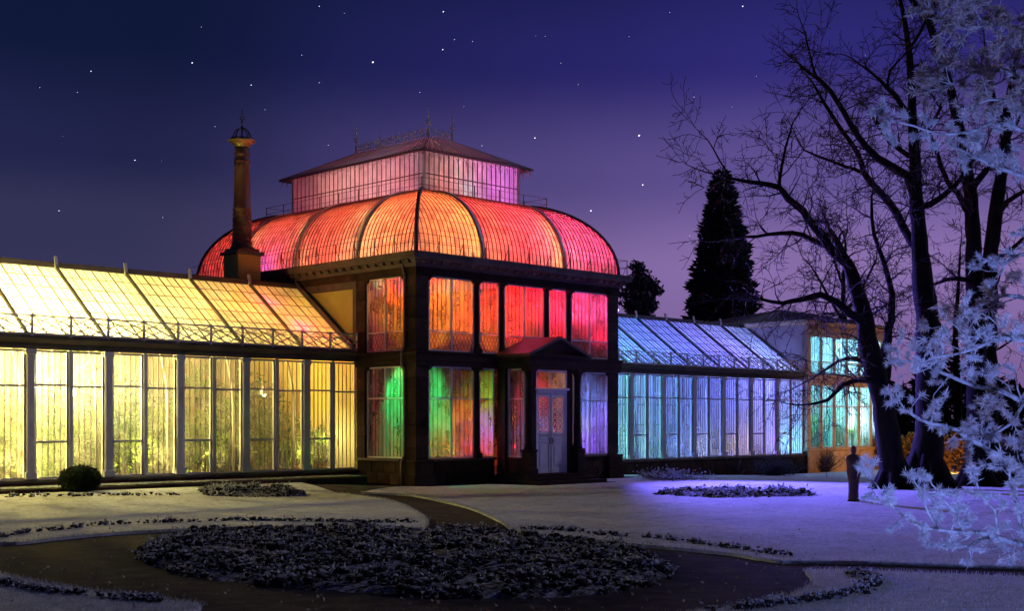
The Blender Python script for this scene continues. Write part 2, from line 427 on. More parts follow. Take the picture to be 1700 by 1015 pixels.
# =================================================================== THE GROUND
def fill(poly, step, zoff, base_drop, name, mat, kind='structure'):
    """triangulated sheet with an interior grid, following gz(), with a turned-down edge"""
    poly = [Vector((p[0], p[1])) for p in poly]
    dense = []
    for i, p in enumerate(poly):
        q = poly[(i+1) % len(poly)]; n = max(1, int((q-p).length/step))
        n = min(n, 200)
        for k in range(n): dense.append(p.lerp(q, k/n))
    xs = [p.x for p in dense]; ys = [p.y for p in dense]
    pts = list(dense); nb = len(dense)
    st = step*2
    gx = np.arange(max(min(xs), -30), min(max(xs), 45), st); gy = np.arange(max(min(ys), -32), min(max(ys), 20), st)
    for x in gx:
        for y in gy: pts.append(Vector((x+random.uniform(-.1,.1)*st, y+random.uniform(-.1,.1)*st)))
    edges = [(i, (i+1) % nb) for i in range(nb)]
    v, e, f, ov, oe, of = delaunay_2d_cdt(pts, edges, [], 1, 1e-4)
    area = sum(poly[i].x*poly[(i+1)%len(poly)].y - poly[(i+1)%len(poly)].x*poly[i].y for i in range(len(poly)))
    mb = MB()
    mb.add([(p.x, p.y, gz(p.x, p.y)+zoff) for p in v], [tuple(t) for t in f], True)
    if base_drop:
        vs = []; fs = []
        for p in dense:
            vs.append((p.x, p.y, gz(p.x,p.y)+zoff)); vs.append((p.x, p.y, gz(p.x,p.y)+zoff-base_drop))
        for i in range(nb):
            j = (i+1) % nb
            fs.append((2*i, 2*i+1, 2*j+1, 2*j) if area > 0 else (2*j, 2*j+1, 2*i+1, 2*i))
        mb.add(vs, fs)
    o = mb.build(name, mat)
    o["kind"] = kind
    return o, dense
def smooth_poly(pts, n=6):
    """Catmull-Rom through open list of 2D points"""
    out = []
    P = [Vector((p[0], p[1])) for p in pts]
    for i in range(len(P)-1):
        p0 = P[max(i-1,0)]; p1 = P[i]; p2 = P[i+1]; p3 = P[min(i+2,len(P)-1)]
        for k in range(n):
            t = k/n
            out.append(.5*((2*p1)+(p2-p0)*t+(2*p0-5*p1+4*p2-p3)*t*t+(3*p1-p0-3*p2+p3)*t**3))
    out.append(P[-1]); return out
def gpx(l, n=6):
    return smooth_poly([ground_at(*p).xy for p in l], n)

# one sheet to the horizon (dark frozen gravel and earth), the lawns lie on it
gm = MB()
xs = [-4000,-1200,-400,-120,-60]+list(np.arange(-40,60,2.0))+[60,80,130,400,1200,4000]
n = len(xs)
vs = [(x, y, gz(x,y)-.055) for y in xs for x in xs]
gm.add(vs, [(j*n+i, j*n+i+1, (j+1)*n+i+1, (j+1)*n+i) for j in range(n-1) for i in range(n-1)], True)
tag(gm.build('ground', M['gravel']), kind='structure')

e1_low = gpx([(-260,925),(-90,908),(0,901),(35,900),(106,892),(212,883),(353,876),(480,874.5),(600,875),(660,876),(700,877)])
e1_path = gpx([(700,877),(708,871),(702,858),(670,840),(635,829),(600,823.5),(560,818)])
lawn1 = e1_low + e1_path[1:] + [Vector((-3.6,1.2)), Vector((-40,1.2)), Vector((-40,-8))]
e2_path = gpx([(600,817),(670,821),(706,826),(776,842),(826,863),(843,874),(846,880)])
e2_low = gpx([(846,881),(880,886),(953,894),(1094,907),(1200,917),(1260,926),(1300,931),(1347,931.5),(1453,933),(1700,941),(2100,953)])
lawn2 = e2_path + e2_low[1:] + [Vector((30,-40)), Vector((60,-40)), Vector((60,60)), Vector((36,60)), Vector((36,2.2)), Vector((10.6,2.2)), Vector((10.6,-.7)), Vector((7.2,-.7)), Vector((6.8,-2.6)), Vector((3.0,-2.6)), Vector((2.7,-.7)), Vector((-1.2,-.7))]
e3 = gpx([(-200,918),(-90,937),(0,954),(35,961),(106,974),(212,989),(300,999),(330,1003),(332,1007),(300,1016),(230,1032)])
lawn3 = e3 + [Vector((-21.5,-23)), Vector((-32,-18))]
e4 = gpx([(2100,971),(1700,958),(1453,948),(1380,946),(1340,947),(1340,951),(1350,961),(1347,975),(1312,989),(1241,1003),(1170,1014),(1080,1024),(950,1034)])
lawn4 = e4 + [Vector((-22,-27)), Vector((-10,-34))]
l1, d1 = fill(lawn1, .35, 0, .06, 'lawn', M['lawn'])
l2, d2 = fill(lawn2, .35, 0, .06, 'lawn', M['lawn'])
l3, d3 = fill(lawn3, .3, 0, .06, 'lawn', M['lawn'])
l4, d4 = fill(lawn4, .3, 0, .06, 'lawn', M['lawn'])

# grass: rimed blades, thick along the edges near the camera
def in_poly(px, py, poly):
    inside = np.zeros(len(px), bool); n = len(poly)
    for i in range(n):
        a = poly[i]; b = poly[(i+1) % n]
        c = ((a.y > py) != (b.y > py)) & (px < (b.x-a.x)*(py-a.y)/(b.y-a.y+1e-12)+a.x)
        inside ^= c
    return inside
def gz_np(x, y):
    def ss(a, b, v):
        t = np.clip((v-a)/(b-a), 0, 1); return t*t*(3-2*t)
    return -.40*ss(8,26,x) + .20*ss(-4.5,1.2,y)*ss(1.0,-4.0,x)
def blades(px, py, h, w, seed):
    rg = np.random.default_rng(seed); n = len(px)
    z = gz_np(px, py)
    a = rg.uniform(0, 2*np.pi, n); lean = rg.uniform(0, .8, n); la = rg.uniform(0, 2*np.pi, n)
    hh = h*rg.uniform(.5, 1.2, n)
    v = np.zeros((n,3,3))
    v[:,0] = np.c_[px-np.cos(a)*w, py-np.sin(a)*w, z-.005]
    v[:,1] = np.c_[px+np.cos(a)*w, py+np.sin(a)*w, z-.005]
    v[:,2] = np.c_[px+np.cos(la)*hh*lean, py+np.sin(la)*hh*lean, z+hh]
    return v.reshape(-1,3)
def grass_field():
    parts = []
    rg = np.random.default_rng(11)
    # on the lawns, density falling with distance
    for poly, cnt in ((d1, 14000), (d2, 16000), (d3, 22000), (d4, 26000)):
        N = cnt*5
        Z = 1/rg.uniform(1/24., 1/12.5, N)
        xx = rg.uniform(-60, 1760, N)
        X = (xx-850)/F_PX*Z
        px = CAM.x + FWD.x*Z + RGT.x*X; py = CAM.y + FWD.y*Z + RGT.y*X
        ok = in_poly(px, py, poly)
        px, py, Z = px[ok][:cnt], py[ok][:cnt], Z[ok][:cnt]
        parts.append(blades(px, py, .022+.0006*Z, .0035+.00012*Z, cnt))
    # ragged fringe hanging over the path edges
    for e in (e1_low, e1_path, e2_path, e2_low, e3, e4):
        for a, b in zip(e[:-1], e[1:]):
            L = (b-a).length; k = int(L*90)
            if k < 1: continue
            t = rg.uniform(0, 1, k); j = rg.normal(0, .035, (k,2))
            parts.append(blades(a.x+(b.x-a.x)*t+j[:,0], a.y+(b.y-a.y)*t+j[:,1], .05, .006, k))
    v = np.concatenate(parts); f = np.arange(len(v)).reshape(-1,3)
    tag(obj('grass', mesh_np('grass', v, f), M['grass']), kind='stuff')
grass_field()

# clods and frosted leaves: beds and border rows
def rot_rand(rg, n):
    q = rg.normal(size=(n,4)); q /= np.linalg.norm(q, axis=1)[:,None]
    w,x,y,z = q.T
    return np.stack([np.stack([1-2*(y*y+z*z),2*(x*y-z*w),2*(x*z+y*w)],-1), np.stack([2*(x*y+z*w),1-2*(x*x+z*z),2*(y*z-x*w)],-1), np.stack([2*(x*z-y*w),2*(y*z+x*w),1-2*(x*x+y*y)],-1)],1)
ICO = None
def ico():
    global ICO
    if ICO is None:
        import bmesh
        bm = bmesh.new(); bmesh.ops.create_icosphere(bm, subdivisions=1, radius=1)
        ICO = (np.array([v.co[:] for v in bm.verts]), np.array([[v.index for v in f.verts] for f in bm.faces])); bm.free()
    return ICO
def clods(cent, size, seed):
    rg = np.random.default_rng(seed); bv, bf = ico(); n = len(cent)
    Rm = rot_rand(rg, n); s = size*rg.uniform(.45, 1.25, (n,1,1))
    loc = bv[None]*rg.uniform(.55, 1.3, (n,len(bv),1))*s
    v = np.einsum('nij,nkj->nki', Rm, loc); v[...,2] *= .75
    v += cent[:,None,:]
    f = bf[None] + (np.arange(n)*len(bv))[:,None,None]
    return v.reshape(-1,3), f.reshape(-1,3)
def leaves(cent, size, seed, asp=.45, up=None, bend=.25):
    """bent diamond leaves, two triangles each"""
    rg = np.random.default_rng(seed); n = len(cent)
    Rm = rot_rand(rg, n); s = (np.asarray(size)*rg.uniform(.35, 1.5, n))[:,None,None]
    base = np.array([[0,0,0],[.5,asp/2,bend*.5],[1,0,0],[.5,-asp/2,bend*.5]])
    v = np.einsum('nij,nkj->nki', Rm, base[None]*s)
    v += cent[:,None,:]
    f = np.array([[0,1,2,3]])[None] + (np.arange(n)*4)[:,None,None]
    return v.reshape(-1,3), f.reshape(-1,4)
def combine(parts):
    vs = []; fs = []; o = 0
    for v, f in parts:
        vs.append(v); fs.append(f+o); o += len(v)
    return np.concatenate(vs), np.concatenate(fs)

bed_out = gpx([(226,925),(236,908),(262,895),(340,884),(450,879),(620,878),(800,883),(950,895),(1060,914),(1112,942),(1098,962),(1000,981),(850,989),(700,986),(600,980),(400,964),(280,946),(226,925)], 5)[:-1]
def scatter_in(poly, n, seed):
    rg = np.random.default_rng(seed)
    xs = [p.x for p in poly]; ys = [p.y for p in poly]
    px = rg.uniform(min(xs), max(xs), n*3); py = rg.uniform(min(ys), max(ys), n*3)
    ok = in_poly(px, py, poly); return px[ok][:n], py[ok][:n]
def edge_dist(px, py, poly):
    d = np.full(len(px), 1e9)
    for i in range(len(poly)):
        a = poly[i]; b = poly[(i+1) % len(poly)]
        ab = b-a; L = ab.length_squared+1e-9
        t = np.clip(((px-a.x)*ab.x+(py-a.y)*ab.y)/L, 0, 1)
        d = np.minimum(d, np.hypot(px-a.x-ab.x*t, py-a.y-ab.y*t))
    return d
def make_bed(name, poly, height, ncl, nlf, cs, ls, label, seed, soil=True):
    cx = sum(p.x for p in poly)/len(poly); cy = sum(p.y for p in poly)/len(poly)
    t = thing(name, (cx, cy, gz(cx,cy)-.05), label, 'flower bed')
    def hgt(px, py):
        d = edge_dist(px, py, poly)
        return gz_np(px,py)-.05 + height*np.clip(d/.45, 0, 1)**.6 + (.05*np.sin(px*2.1)*np.cos(py*1.7) + .055*np.sin(px*6.3+2*np.sin(py*3.1))*np.cos(py*5.7+1.5*np.sin(px*2.7)))*np.clip(d/.45,0,1)
    # soil mound
    px, py = scatter_in(poly, 500, seed+5)
    pts = [Vector((p.x,p.y)) for p in poly] + [Vector((x,y)) for x,y in zip(px,py)]
    v,_,f,_,_,_ = delaunay_2d_cdt(pts, [(i,(i+1)%len(poly)) for i in range(len(poly))], [], 1, 1e-4)
    va = np.array([(p.x,p.y) for p in v]); hz = hgt(va[:,0], va[:,1])-.03
    mb = MB(); mb.add(np.c_[va,hz].tolist(), [tuple(q) for q in f], True); mb.build('soil_mound', M['soil'], t)
    px, py = scatter_in(poly, ncl, seed)
    pn = np.sin(px*2.9+1.3*np.sin(py*2.1))+np.sin(py*3.4+1.7*np.sin(px*1.9))+.7*np.sin(px*7.1+py*5.3)
    kp = pn+np.random.default_rng(seed+9).normal(0,.7,len(px)) > -1.15; px, py, pn = px[kp], py[kp], pn[kp]
    cen = np.c_[px, py, hgt(px,py)+RNG.uniform(-.02,.05,len(px))]
    obj('clods', mesh_np('clods', *clods(cen, cs*(.8+.22*pn).clip(.4,1.5)[:,None,None], seed)), M['clod'], t, kind='stuff')
    k = len(px); idx = np.random.default_rng(seed+1).integers(0, k, nlf)
    lc = cen[idx] + np.random.default_rng(seed+2).normal(0, cs*.75, (nlf,3))*np.array([1,1,.7])
    lc[:,2] = np.maximum(lc[:,2], cen[idx][:,2]-.02)
    obj('frosted_leaves', mesh_np('frosted_leaves', *leaves(lc, ls*(.75+.28*pn[idx]).clip(.35,1.6), seed+3, .5, bend=.45)), M['bed_leaf'], t, kind='stuff')
    return t
make_bed('flower_bed', bed_out, .10, 3400, 15000, .085, .06, 'large oval bed of frosted dark foliage ringed by the dark path', 21)
def ell(cx, cy, rx, ry, ang, n=36):
    a = R(ang); out = []
    for k in range(n):
        t = 2*math.pi*k/n; w = 1+.07*math.sin(3*t+1)+.05*math.sin(5*t)
        x, y = rx*w*math.cos(t), ry*w*math.sin(t); out.append(Vector((cx+x*math.cos(a)-y*math.sin(a), cy+x*math.sin(a)+y*math.cos(a))))
    return out
c = ground_at(1222, 821); make_bed('flower_bed', ell(c.x, c.y, 1.85, 2.3, -45+90, 40), .10, 600, 3600, .085, .09, 'low oval bed of dark clumps on the blue lawn before the right wing', 31)
c = ground_at(412, 818); make_bed('flower_bed', ell(c.x, c.y, 1.45, 1.0, -45), .14, 420, 2400, .085, .08, 'small dark earth mound on the lawn before the lit left wing', 41)
def border_row(name, pts, width, label, seed, dens=42, size=.042, ls=.045):
    width *= .6; size = min(size, .045)
    rg = np.random.default_rng(seed); P = []
    for a, b in zip(pts[:-1], pts[1:]):
        L = (b-a).length; k = max(1, int(L*dens)); t = rg.uniform(0,1,k)
        cl = .5+.5*np.sin((a.x*3.1+a.y*2.3)*2.2 + t*L*4.0)
        keep = rg.uniform(0,1,k) < .25+.85*cl
        j = rg.normal(0, width, (k,2))
        q = np.c_[a.x+(b.x-a.x)*t+j[:,0], a.y+(b.y-a.y)*t+j[:,1]][keep]
        P.append(q)
    P = np.concatenate(P); z = gz_np(P[:,0],P[:,1]) + rg.uniform(0,.06,len(P))
    cen = np.c_[P, z]
    t = thing(name, (pts[0].x, pts[0].y, gz(pts[0].x, pts[0].y)), label, 'border planting')
    obj('clods', mesh_np('clods', *clods(cen, size, seed)), M['clod'], t, kind='stuff')
    nl = len(cen)*4; idx = rg.integers(0, len(cen), nl)
    lc = cen[idx] + rg.normal(0, size*.9, (nl,3))*np.array([1,1,.6]); lc[:,2] = np.abs(lc[:,2]-cen[idx][:,2])+cen[idx][:,2]
    obj('frosted_leaves', mesh_np('frosted_leaves', *leaves(lc, ls, seed+3, .6)), M['bed_leaf'], t, kind='stuff')
border_row('border_planting', gpx([(-60,900),(0,893),(45,885),(106,880),(160,873),(260,869),(400,865),(480,866),(600,868),(690,868)]), .06, 'thin row of dark frosted clumps along the edge of the yellow-lit lawn', 51)
border_row('border_planting', gpx([(862,880),(905,880),(960,884),(1000,889),(1075,893),(1140,901),(1200,909),(1260,917),(1310,925)]), .07, 'thin row of dark clumps along the blue lawn behind the oval bed', 52)
border_row('border_planting', gpx([(-60,958),(0,971),(50,979),(90,985),(150,991),(220,998),(265,1001)]), .05, 'row of dark frosted clumps on the grass in the lower left corner', 53, 80)
border_row('border_planting', gpx([(1405,953),(1440,958),(1450,968),(1430,980),(1390,992),(1330,1000),(1250,1010),(1180,1016)]), .10, 'curved row of dark frosted clumps on the grass at lower right', 54, 120, .05)
border_row('border_planting', gpx([(-40,826),(60,825),(180,823),(295,821)]), .08, 'straight thin line of dark earth on the lawn near the left wing', 55, 40, .05)
# fallen leaves
rg = np.random.default_rng(91)
px, py = [], []
for k in range(700):
    p = ground_at(rg.uniform(-20, 1700), rg.uniform(872, 1014)); px.append(p.x); py.append(p.y)
px = np.array(px); py = np.array(py)
obj_l = obj('fallen_leaves', mesh_np('fallen_leaves', *leaves(np.c_[px,py,gz_np(px,py)-.02], .055, 92, .6, bend=.2)), leafmat('fallen leaf', (.22,.14,.07), (.50,.44,.36), 4, .2, .2))
obj_l["kind"] = 'stuff'

# gravel strip and raised bank along the left wing
mb = MB(); mb.bevbox(-17, -.55, 1.75, 3.02, .0, .30, .05)
tag(mb.build('border_planter', M['soil']), 'low strip of frozen earth along the foot of the left wing', 'planting bed')
mb = MB(); mb.box(-17, -.76, 1.63, 1.74, .0, .24); kerb = mb.build('kerb', M['mortar']); kerb["kind"] = 'structure'
for k in range(14):
    mb = MB(); mb.bevbox(-17+1.16*k, -17+1.16*k+1.145, 1.60, 1.75, .0, .27+.006*(k%3), .012); mb.build('kerb_stone', M['sandstone2'], kerb)

# =================================================================== THE GLASSHOUSE
def fp(face, plane, s, o, z):
    return (s, plane-o, z) if face == 'F' else (plane-o, s, z)
def fbox(mb, face, plane, s0, s1, o0, o1, z0, z1):
    if face == 'F': mb.box(s0, s1, plane-o1, plane-o0, z0, z1)
    else: mb.box(plane-o1, plane-o0, s0, s1, z0, z1)
PANES = {}
def pane_mesh(face, mat):
    k = (face, mat.name)
    if k not in PANES:
        vs = [(0,0,0),(1,0,0),(1,0,1),(0,0,1)] if face == 'F' else [(0,1,0),(0,0,0),(0,0,1),(0,1,1)]
        me = bpy.data.meshes.new('pane'); me.from_pydata(vs, [], [(0,1,2,3)]); me.materials.append(mat); PANES[k] = me
    return PANES[k]
def window(parent, face, plane, s0, s1, z0, z1, mull, trans, strips, pane_mat, frame_mat, lattice=None, fr=.05, mw=.06, singly=True, depth=.09, bars=True, name='window'):
    """mull: mullion positions; trans: a list of transom heights for each light"""
    mb = MB()
    o0, o1 = -depth/2, depth/2
    fbox(mb, face, plane, s0, s0+fr, o0, o1, z0, z1); fbox(mb, face, plane, s1-fr, s1, o0, o1, z0, z1)
    fbox(mb, face, plane, s0+fr, s1-fr, o0, o1, z0, z0+fr); fbox(mb, face, plane, s0+fr, s1-fr, o0, o1, z1-fr, z1)
    edges = [s0+fr]
    for m in mull:
        fbox(mb, face, plane, m-mw/2, m+mw/2, o0+.005, o1+.012, z0+fr, z1-fr); edges += [m-mw/2, m+mw/2]
    edges.append(s1-fr)
    lights = [(edges[i], edges[i+1]) for i in range(0, len(edges), 2)]
    cells = []
    for i, (a, b) in enumerate(lights):
        tz = sorted(trans[i % len(trans)])
        for t in tz: fbox(mb, face, plane, a, b, o0+.01, o1-.004, t-.025, t+.025)
        zz = [z0+fr]
        for t in tz: zz += [t-.025, t+.025]
        zz.append(z1-fr)
        for k in range(0, len(zz), 2): cells.append((a, b, zz[k], zz[k+1]))
    w = mb.build(name, frame_mat, parent)
    bb = MB()
    pm = pane_mesh(face, pane_mat)
    for a, b, c, d in cells:
        lat = lattice and c < (lattice[0]+lattice[1])/2 < d
        n = 1 if (lat or not singly) else strips
        for k in range(n):
            x0 = a+(b-a)*k/n; x1 = a+(b-a)*(k+1)/n
            loc = fp(face, plane, x0, 0, c)
            sc = (x1-x0, 1, d-c) if face == 'F' else (1, x1-x0, d-c)
            obj('pane', pm, None, w, loc, scale=sc)
        if not lat:
            if bars:
                for k in range(1, strips):
                    x = a+(b-a)*k/strips; fbox(bb, face, plane, x-.009, x+.009, -.018, .018, c, d)
        else:
            nx = 3 if (b-a) > .6 else 2; h = d-c; st = (b-a)/nx
            for k in range(nx):
                for (xa, xb) in ((a+k*st, a+(k+1)*st), (a+(k+1)*st, a+k*st)):
                    bb.bar(fp(face,plane,xa,.02,c), fp(face,plane,xb,.02,d), .02)
                    bb.bar(fp(face,plane,xa,.02,c+h*.5), fp(face,plane,(xa+xb)/2,.02,c+h*(1 if True else 0)), .016)
                    bb.bar(fp(face,plane,(xa+xb)/2,.02,c), fp(face,plane,xb,.02,c+h*.5), .016)
    if bb.v: bb.build('glazing_bars', M['bar'], w, 'stuff')
    return w

# ------------------------------------------------------------- wings
EAVE = (3.32, 4.50); RIDGE = (6.42, 6.80)
def roof_pt(x, t, off=0):
    y = EAVE[0]+(RIDGE[0]-EAVE[0])*t; z = EAVE[1]+(RIDGE[1]-EAVE[1])*t
    L = math.hypot(RIDGE[0]-EAVE[0], RIDGE[1]-EAVE[1])
    return (x, y-off*(RIDGE[1]-EAVE[1])/L, z+off*(RIDGE[0]-EAVE[0])/L)
def wing(name, xa, xb, posts, detail, label, zb, framemat, pane_mat, plinth_mat):
    t = thing(name, ((xa+xb)/2, 3.1, zb), label, 'greenhouse')
    P = 3.1
    # plinth of stone blocks
    n = max(1, int((xb-xa)/.9)); w = (xb-xa)/n
    for k in range(n):
        mb = MB(); mb.bevbox(xa+k*w+.006, xa+(k+1)*w-.006, P-.14, P+.2, zb, .36, .015); mb.build('plinth_block', plinth_mat, t)
    mb = MB(); mb.box(xa, xb, P-.105, P+.2, zb, .352); mb.build('plinth_core', M['mortar'], t)
    mb = MB(); mb.bevbox(xa, xb, P-.19, P+.2, .365, .47, .02); mb.build('sill', M['cornice'], t)
    # posts, sashes
    allp = sorted(set([round(p,3) for p in posts]))
    for i, p in enumerate(allp):
        mb = MB(); mb.bevbox(p-.125, p+.125, P-.11, P+.12, .47, 4.06, .03)
        mb.bevbox(p-.16, p+.16, P-.145, P+.12, .472, .68, .02); mb.bevbox(p-.155, p+.155, P-.14, P+.12, 3.90, 4.058, .02)
        mb.build('pilaster', framemat, t)
    bounds = [xa] + allp + [xb]
    for i in range(len(bounds)-1):
        a = bounds[i] + (.125 if i > 0 else 0); b = bounds[i+1] - (.125 if i < len(bounds)-2 else 0)
        if b-a < .4: continue
        m = (a+b)/2
        if b-a > 1.4:
            mb = MB(); mb.bevbox(m-.05, m+.05, P-.085, P+.06, .47, 4.06, .015); mb.build('mullion', framemat, t)
            rng = ((a, m-.05, 0), (m+.05, b, 1))
        else: rng = ((a, b, 0),)
        for s0, s1, k in rng:
            window(t, 'F', P, s0, s1, .475, 4.03, [], [[3.08, 1.50]] if k == 0 else [[3.05]], 5 if (s1-s0) > .7 else 4, pane_mat, framemat, singly=detail, depth=.07)
    # cornice, gutter
    mb = MB()
    prof = [(-.02,4.06),(.10,4.06),(.12,4.14),(.12,4.22),(.22,4.30),(.26,4.34),(.26,4.40),(-.3,4.42)]
    for (o1,z1),(o2,z2) in zip(prof[:-1], prof[1:]):
        mb.quad((xa,P-o1,z1),(xb,P-o1,z1),(xb,P-o2,z2),(xa,P-o2,z2))
    mb.build('cornice', M['cornice'], t)
    # balustrade
    mb = MB(); yb = P-.12
    np_ = max(1, round((xb-xa)/1.16)); st = (xb-xa)/np_
    for z in (4.47, 4.98): mb.box(xa, xb, yb-.022, yb+.022, z-.02, z+.02)
    for k in range(np_+1):
        x = xa+k*st; mb.box(x-.028, x+.028, yb-.03, yb+.03, 4.41, 5.03)
    o = mb.build('balustrade', framemat, t)
    mb = MB()
    for k in range(np_):
        x0 = xa+k*st+.03; x1 = xa+(k+1)*st-.03; xm = (x0+x1)/2; zm = 4.725
        for (p,q) in (((x0,4.49),(x1,4.96)),((x0,4.96),(x1,4.49)),((x0,zm),(xm,4.96)),((xm,4.96),(x1,zm)),((x1,zm),(xm,4.49)),((xm,4.49),(x0,zm))):
            mb.bar((p[0],yb,p[1]), (q[0],yb,q[1]), .028)
    mb.build('lattice', framemat, o, 'stuff')
    # glass roof
    rb = [xa] + allp + [xb]
    roof = MB()
    for i, p in enumerate(rb):
        a = roof_pt(p, 0, .03); b = roof_pt(p, 1, .03); roof.bar(a, b, .07, .12)
    roof.box(xa, xb, RIDGE[0]-.10, RIDGE[0]+.26, RIDGE[1]-.05, RIDGE[1]+.12)
    roof.box(xa, xb, EAVE[0]-.06, EAVE[0]+.06, EAVE[1]-.10, EAVE[1]+.02)
    g = roof.build('roof_frame', M['iron_dark'], t)
    bars = MB(); pmesh = {}
    for i in range(len(rb)-1):
        a, b = rb[i]+.035, rb[i+1]-.035
        nc = max(1, round((b-a)/.56)); nr = 6
        for k in range(1, nc):
            x = a+(b-a)*k/nc; bars.bar(roof_pt(x,0,.012), roof_pt(x,1,.012), .028, .035)
            x2 = x-(b-a)/nc/2
        for k in range(nc):
            x2 = a+(b-a)*(k+.5)/nc; bars.bar(roof_pt(x2,0,.008), roof_pt(x2,1,.008), .012, .016)
        for r in range(1, nr): bars.bar(roof_pt(a, r/nr, .01), roof_pt(b, r/nr, .01), .016, .022)
        for k in range(nc if detail else 1):
            for r in range(nr if detail else 1):
                cw = (b-a)/(nc if detail else 1); dr = 1/(nr if detail else 1)
                key = (round(cw,3), dr)
                if key not in pmesh:
                    p0 = Vector(roof_pt(0,0)); q = [Vector(roof_pt(0,0)),Vector(roof_pt(cw,0)),Vector(roof_pt(cw,dr)),Vector(roof_pt(0,dr))]
                    me = bpy.data.meshes.new('roof_pane'); me.from_pydata([v-p0 for v in q], [], [(0,1,2,3)]); me.materials.append(M['roof_glass']); pmesh[key] = me
                x0 = a+k*cw
                obj('roof_pane', pmesh[key], None, g, roof_pt(x0, r*dr))
    bars.build('glazing_bars', M['bar'], g, 'stuff')
    # clips along the ridge
    mb = MB()
    for i, p in enumerate(rb[1:-1]):
        mb.bar((p,RIDGE[0]-.14,RIDGE[1]-.06), (p,RIDGE[0]-.05,RIDGE[1]+.30), .10, .06)
    mb.build('ridge_brackets', M['iron'], g, 'stuff')
    # back roof, back wall, floor, inner arch ribs
    mb = MB(); mb.quad((xa,9.9,4.4),(xb,9.9,4.4),(xb,6.66,6.8),(xa,6.66,6.8)); mb.build('back_roof', M['cream'], t)
    mb = MB(); mb.box(xa, xb, 9.8, 10.0, zb, 4.4); mb.build('back_wall', M['cream'], t)
    mb = MB()
    for z in (.95, 1.9, 2.9): mb.box(xa, xb, 9.5, 9.78, z-.03, z+.03)
    for x in np.arange(xa+.4, xb, .77): mb.box(x-.03, x+.03, 9.7, 9.79, .1, 4.3)
    mb.build('trellis', M['trunk_in'], t)
    mb = MB(); mb.box(xa, xb, 3.3, 9.8, zb, .10); mb.build('inner_floor', M['floor'], t)
    for p in allp:
        mb = MB()
        pts = [(p,3.75,.1),(p,3.75,2.4),(p,3.82,3.2),(p,4.05,3.9),(p,4.45,4.6),(p,5.1,5.4),(p,6.3,6.45)]
        mb.tube(pts, .04, 6); mb.build('arch_rib', M['rib_pale'], t)
        mb = MB(); mb.tube([(p+.5,7.6,.1),(p+.5,7.6,5.9)], .05, 8); mb.build('inner_post', M['iron'], t)
    return t
lposts = [-2.05-2.31*k for k in range(7)]
lw = wing('glasshouse_wing', -16.9, -.02, lposts, True, 'long glass wing glowing bright yellow on the left side', .12, M['iron'], M['pane'], M['brick'])
mb = MB(); mb.box(-17.1, -16.9, 3.1, 9.9, .0, 4.4); mb.add([(-17.0,3.2,4.4),(-17.0,9.8,4.4),(-17.0,6.5,6.8)], [(0,1,2)]); mb.build('end_wall', M['cream'], lw)
rposts = [27.25-2.15*k for k in range(8)][1:]
rw = wing('glasshouse_wing', 10.0, 27.28, rposts, False, 'glass wing lit icy blue and violet between pavilion and end house', -.5, M['iron'], M['pane_far'], M['sandstone2'])

# ------------------------------------------------------------- central pavilion
W, D = 9.95, 13.0
pav = thing('central_pavilion', (W/2, D/2, 0), 'two storey glass pavilion with glowing red dome and lantern', 'greenhouse')
def pier(x0, x1, y0, y1, z0, z1, course=.36):
    z = z0; k = 0
    mb = MB(); mb.box(x0+.02, x1-.02, y0+.02, y1-.02, z0, z1); mb.build('pier_core', M['mortar'], pav)
    n = max(1, round((z1-z0)/course)); h = (z1-z0)/n
    for k in range(n):
        j = random.uniform(-.006, .006); mb = MB()
        mb.bevbox(x0+j, x1+j, y0+j, y1+j, z0+k*h+.005, z0+(k+1)*h-.005, .016)
        mb.build('stone_block', M['sandstone2'] if random.random() < .4 else M['sandstone'], pav)
for z0, z1 in ((.85,3.87),(4.34,6.78)):
    pier(0, .55, 0, .60, z0, z1); pier(9.40, W, 0, .60, z0, z1)
    pier(-.03, .32, 2.56, 3.02, z0, z1)
    pier(W-.32, W, 2.5, 3.0, z0, z1)
# pier bases and corner pedestals
for x0, x1, y0, y1 in ((-.16,.72,-.16,.76),(9.24,W+.16,-.16,.76)):
    mb = MB(); mb.bevbox(x0,x1,y0,y1,-.05,.30,.03); mb.bevbox(x0+.05,x1-.05,y0+.05,y1-.05,.30,.74,.02); mb.bevbox(x0+.03,x1-.03,y0+.03,y1-.03,.74,.85,.02)
    mb.build('pier_base', M['sandstone'], pav)
# plinth walls (stone blocks) front and left
def block_wall(face, plane, s0, s1, z0, z1, rows, bw, skip=None):
    mb = MB(); fbox(mb, face, plane, s0, s1, -.35, -.02, z0, z1); mb.build('wall_core', M['mortar'], pav)
    h = (z1-z0)/rows
    for r in range(rows):
        s = s0 - (bw/2 if r % 2 else 0)
        while s < s1-.02:
            a = max(s, s0); b = min(s+bw, s1)
            if b-a > .08:
                mb = MB()
                if face == 'F': mb.bevbox(a+.005, b-.005, plane-random.uniform(0,.012), plane+.1, z0+r*h+.005, z0+(r+1)*h-.005, .012)
                else: mb.bevbox(plane-random.uniform(0,.012), plane+.1, a+.005, b-.005, z0+r*h+.005, z0+(r+1)*h-.005, .012)
                mb.build('stone_block', M['sandstone2'] if random.random() < .45 else M['sandstone'], pav)
            s += bw
block_wall('F', .04, .72, 3.55, 0, .76, 2, .62); block_wall('F', .04, 6.35, 9.24, 0, .76, 2, .62)
block_wall('L', .04, .76, 3.05, 0, .76, 2, .62)
mb = MB(); mb.bevbox(.72,3.55,-.08,.36,.765,.85,.02); mb.bevbox(6.35,9.24,-.08,.36,.765,.85,.02); mb.build('window_sill', M['cornice'], pav)
mb = MB(); mb.bevbox(-.08,.36,.76,3.0,.765,.85,.02); mb.build('window_sill', M['cornice'], pav)
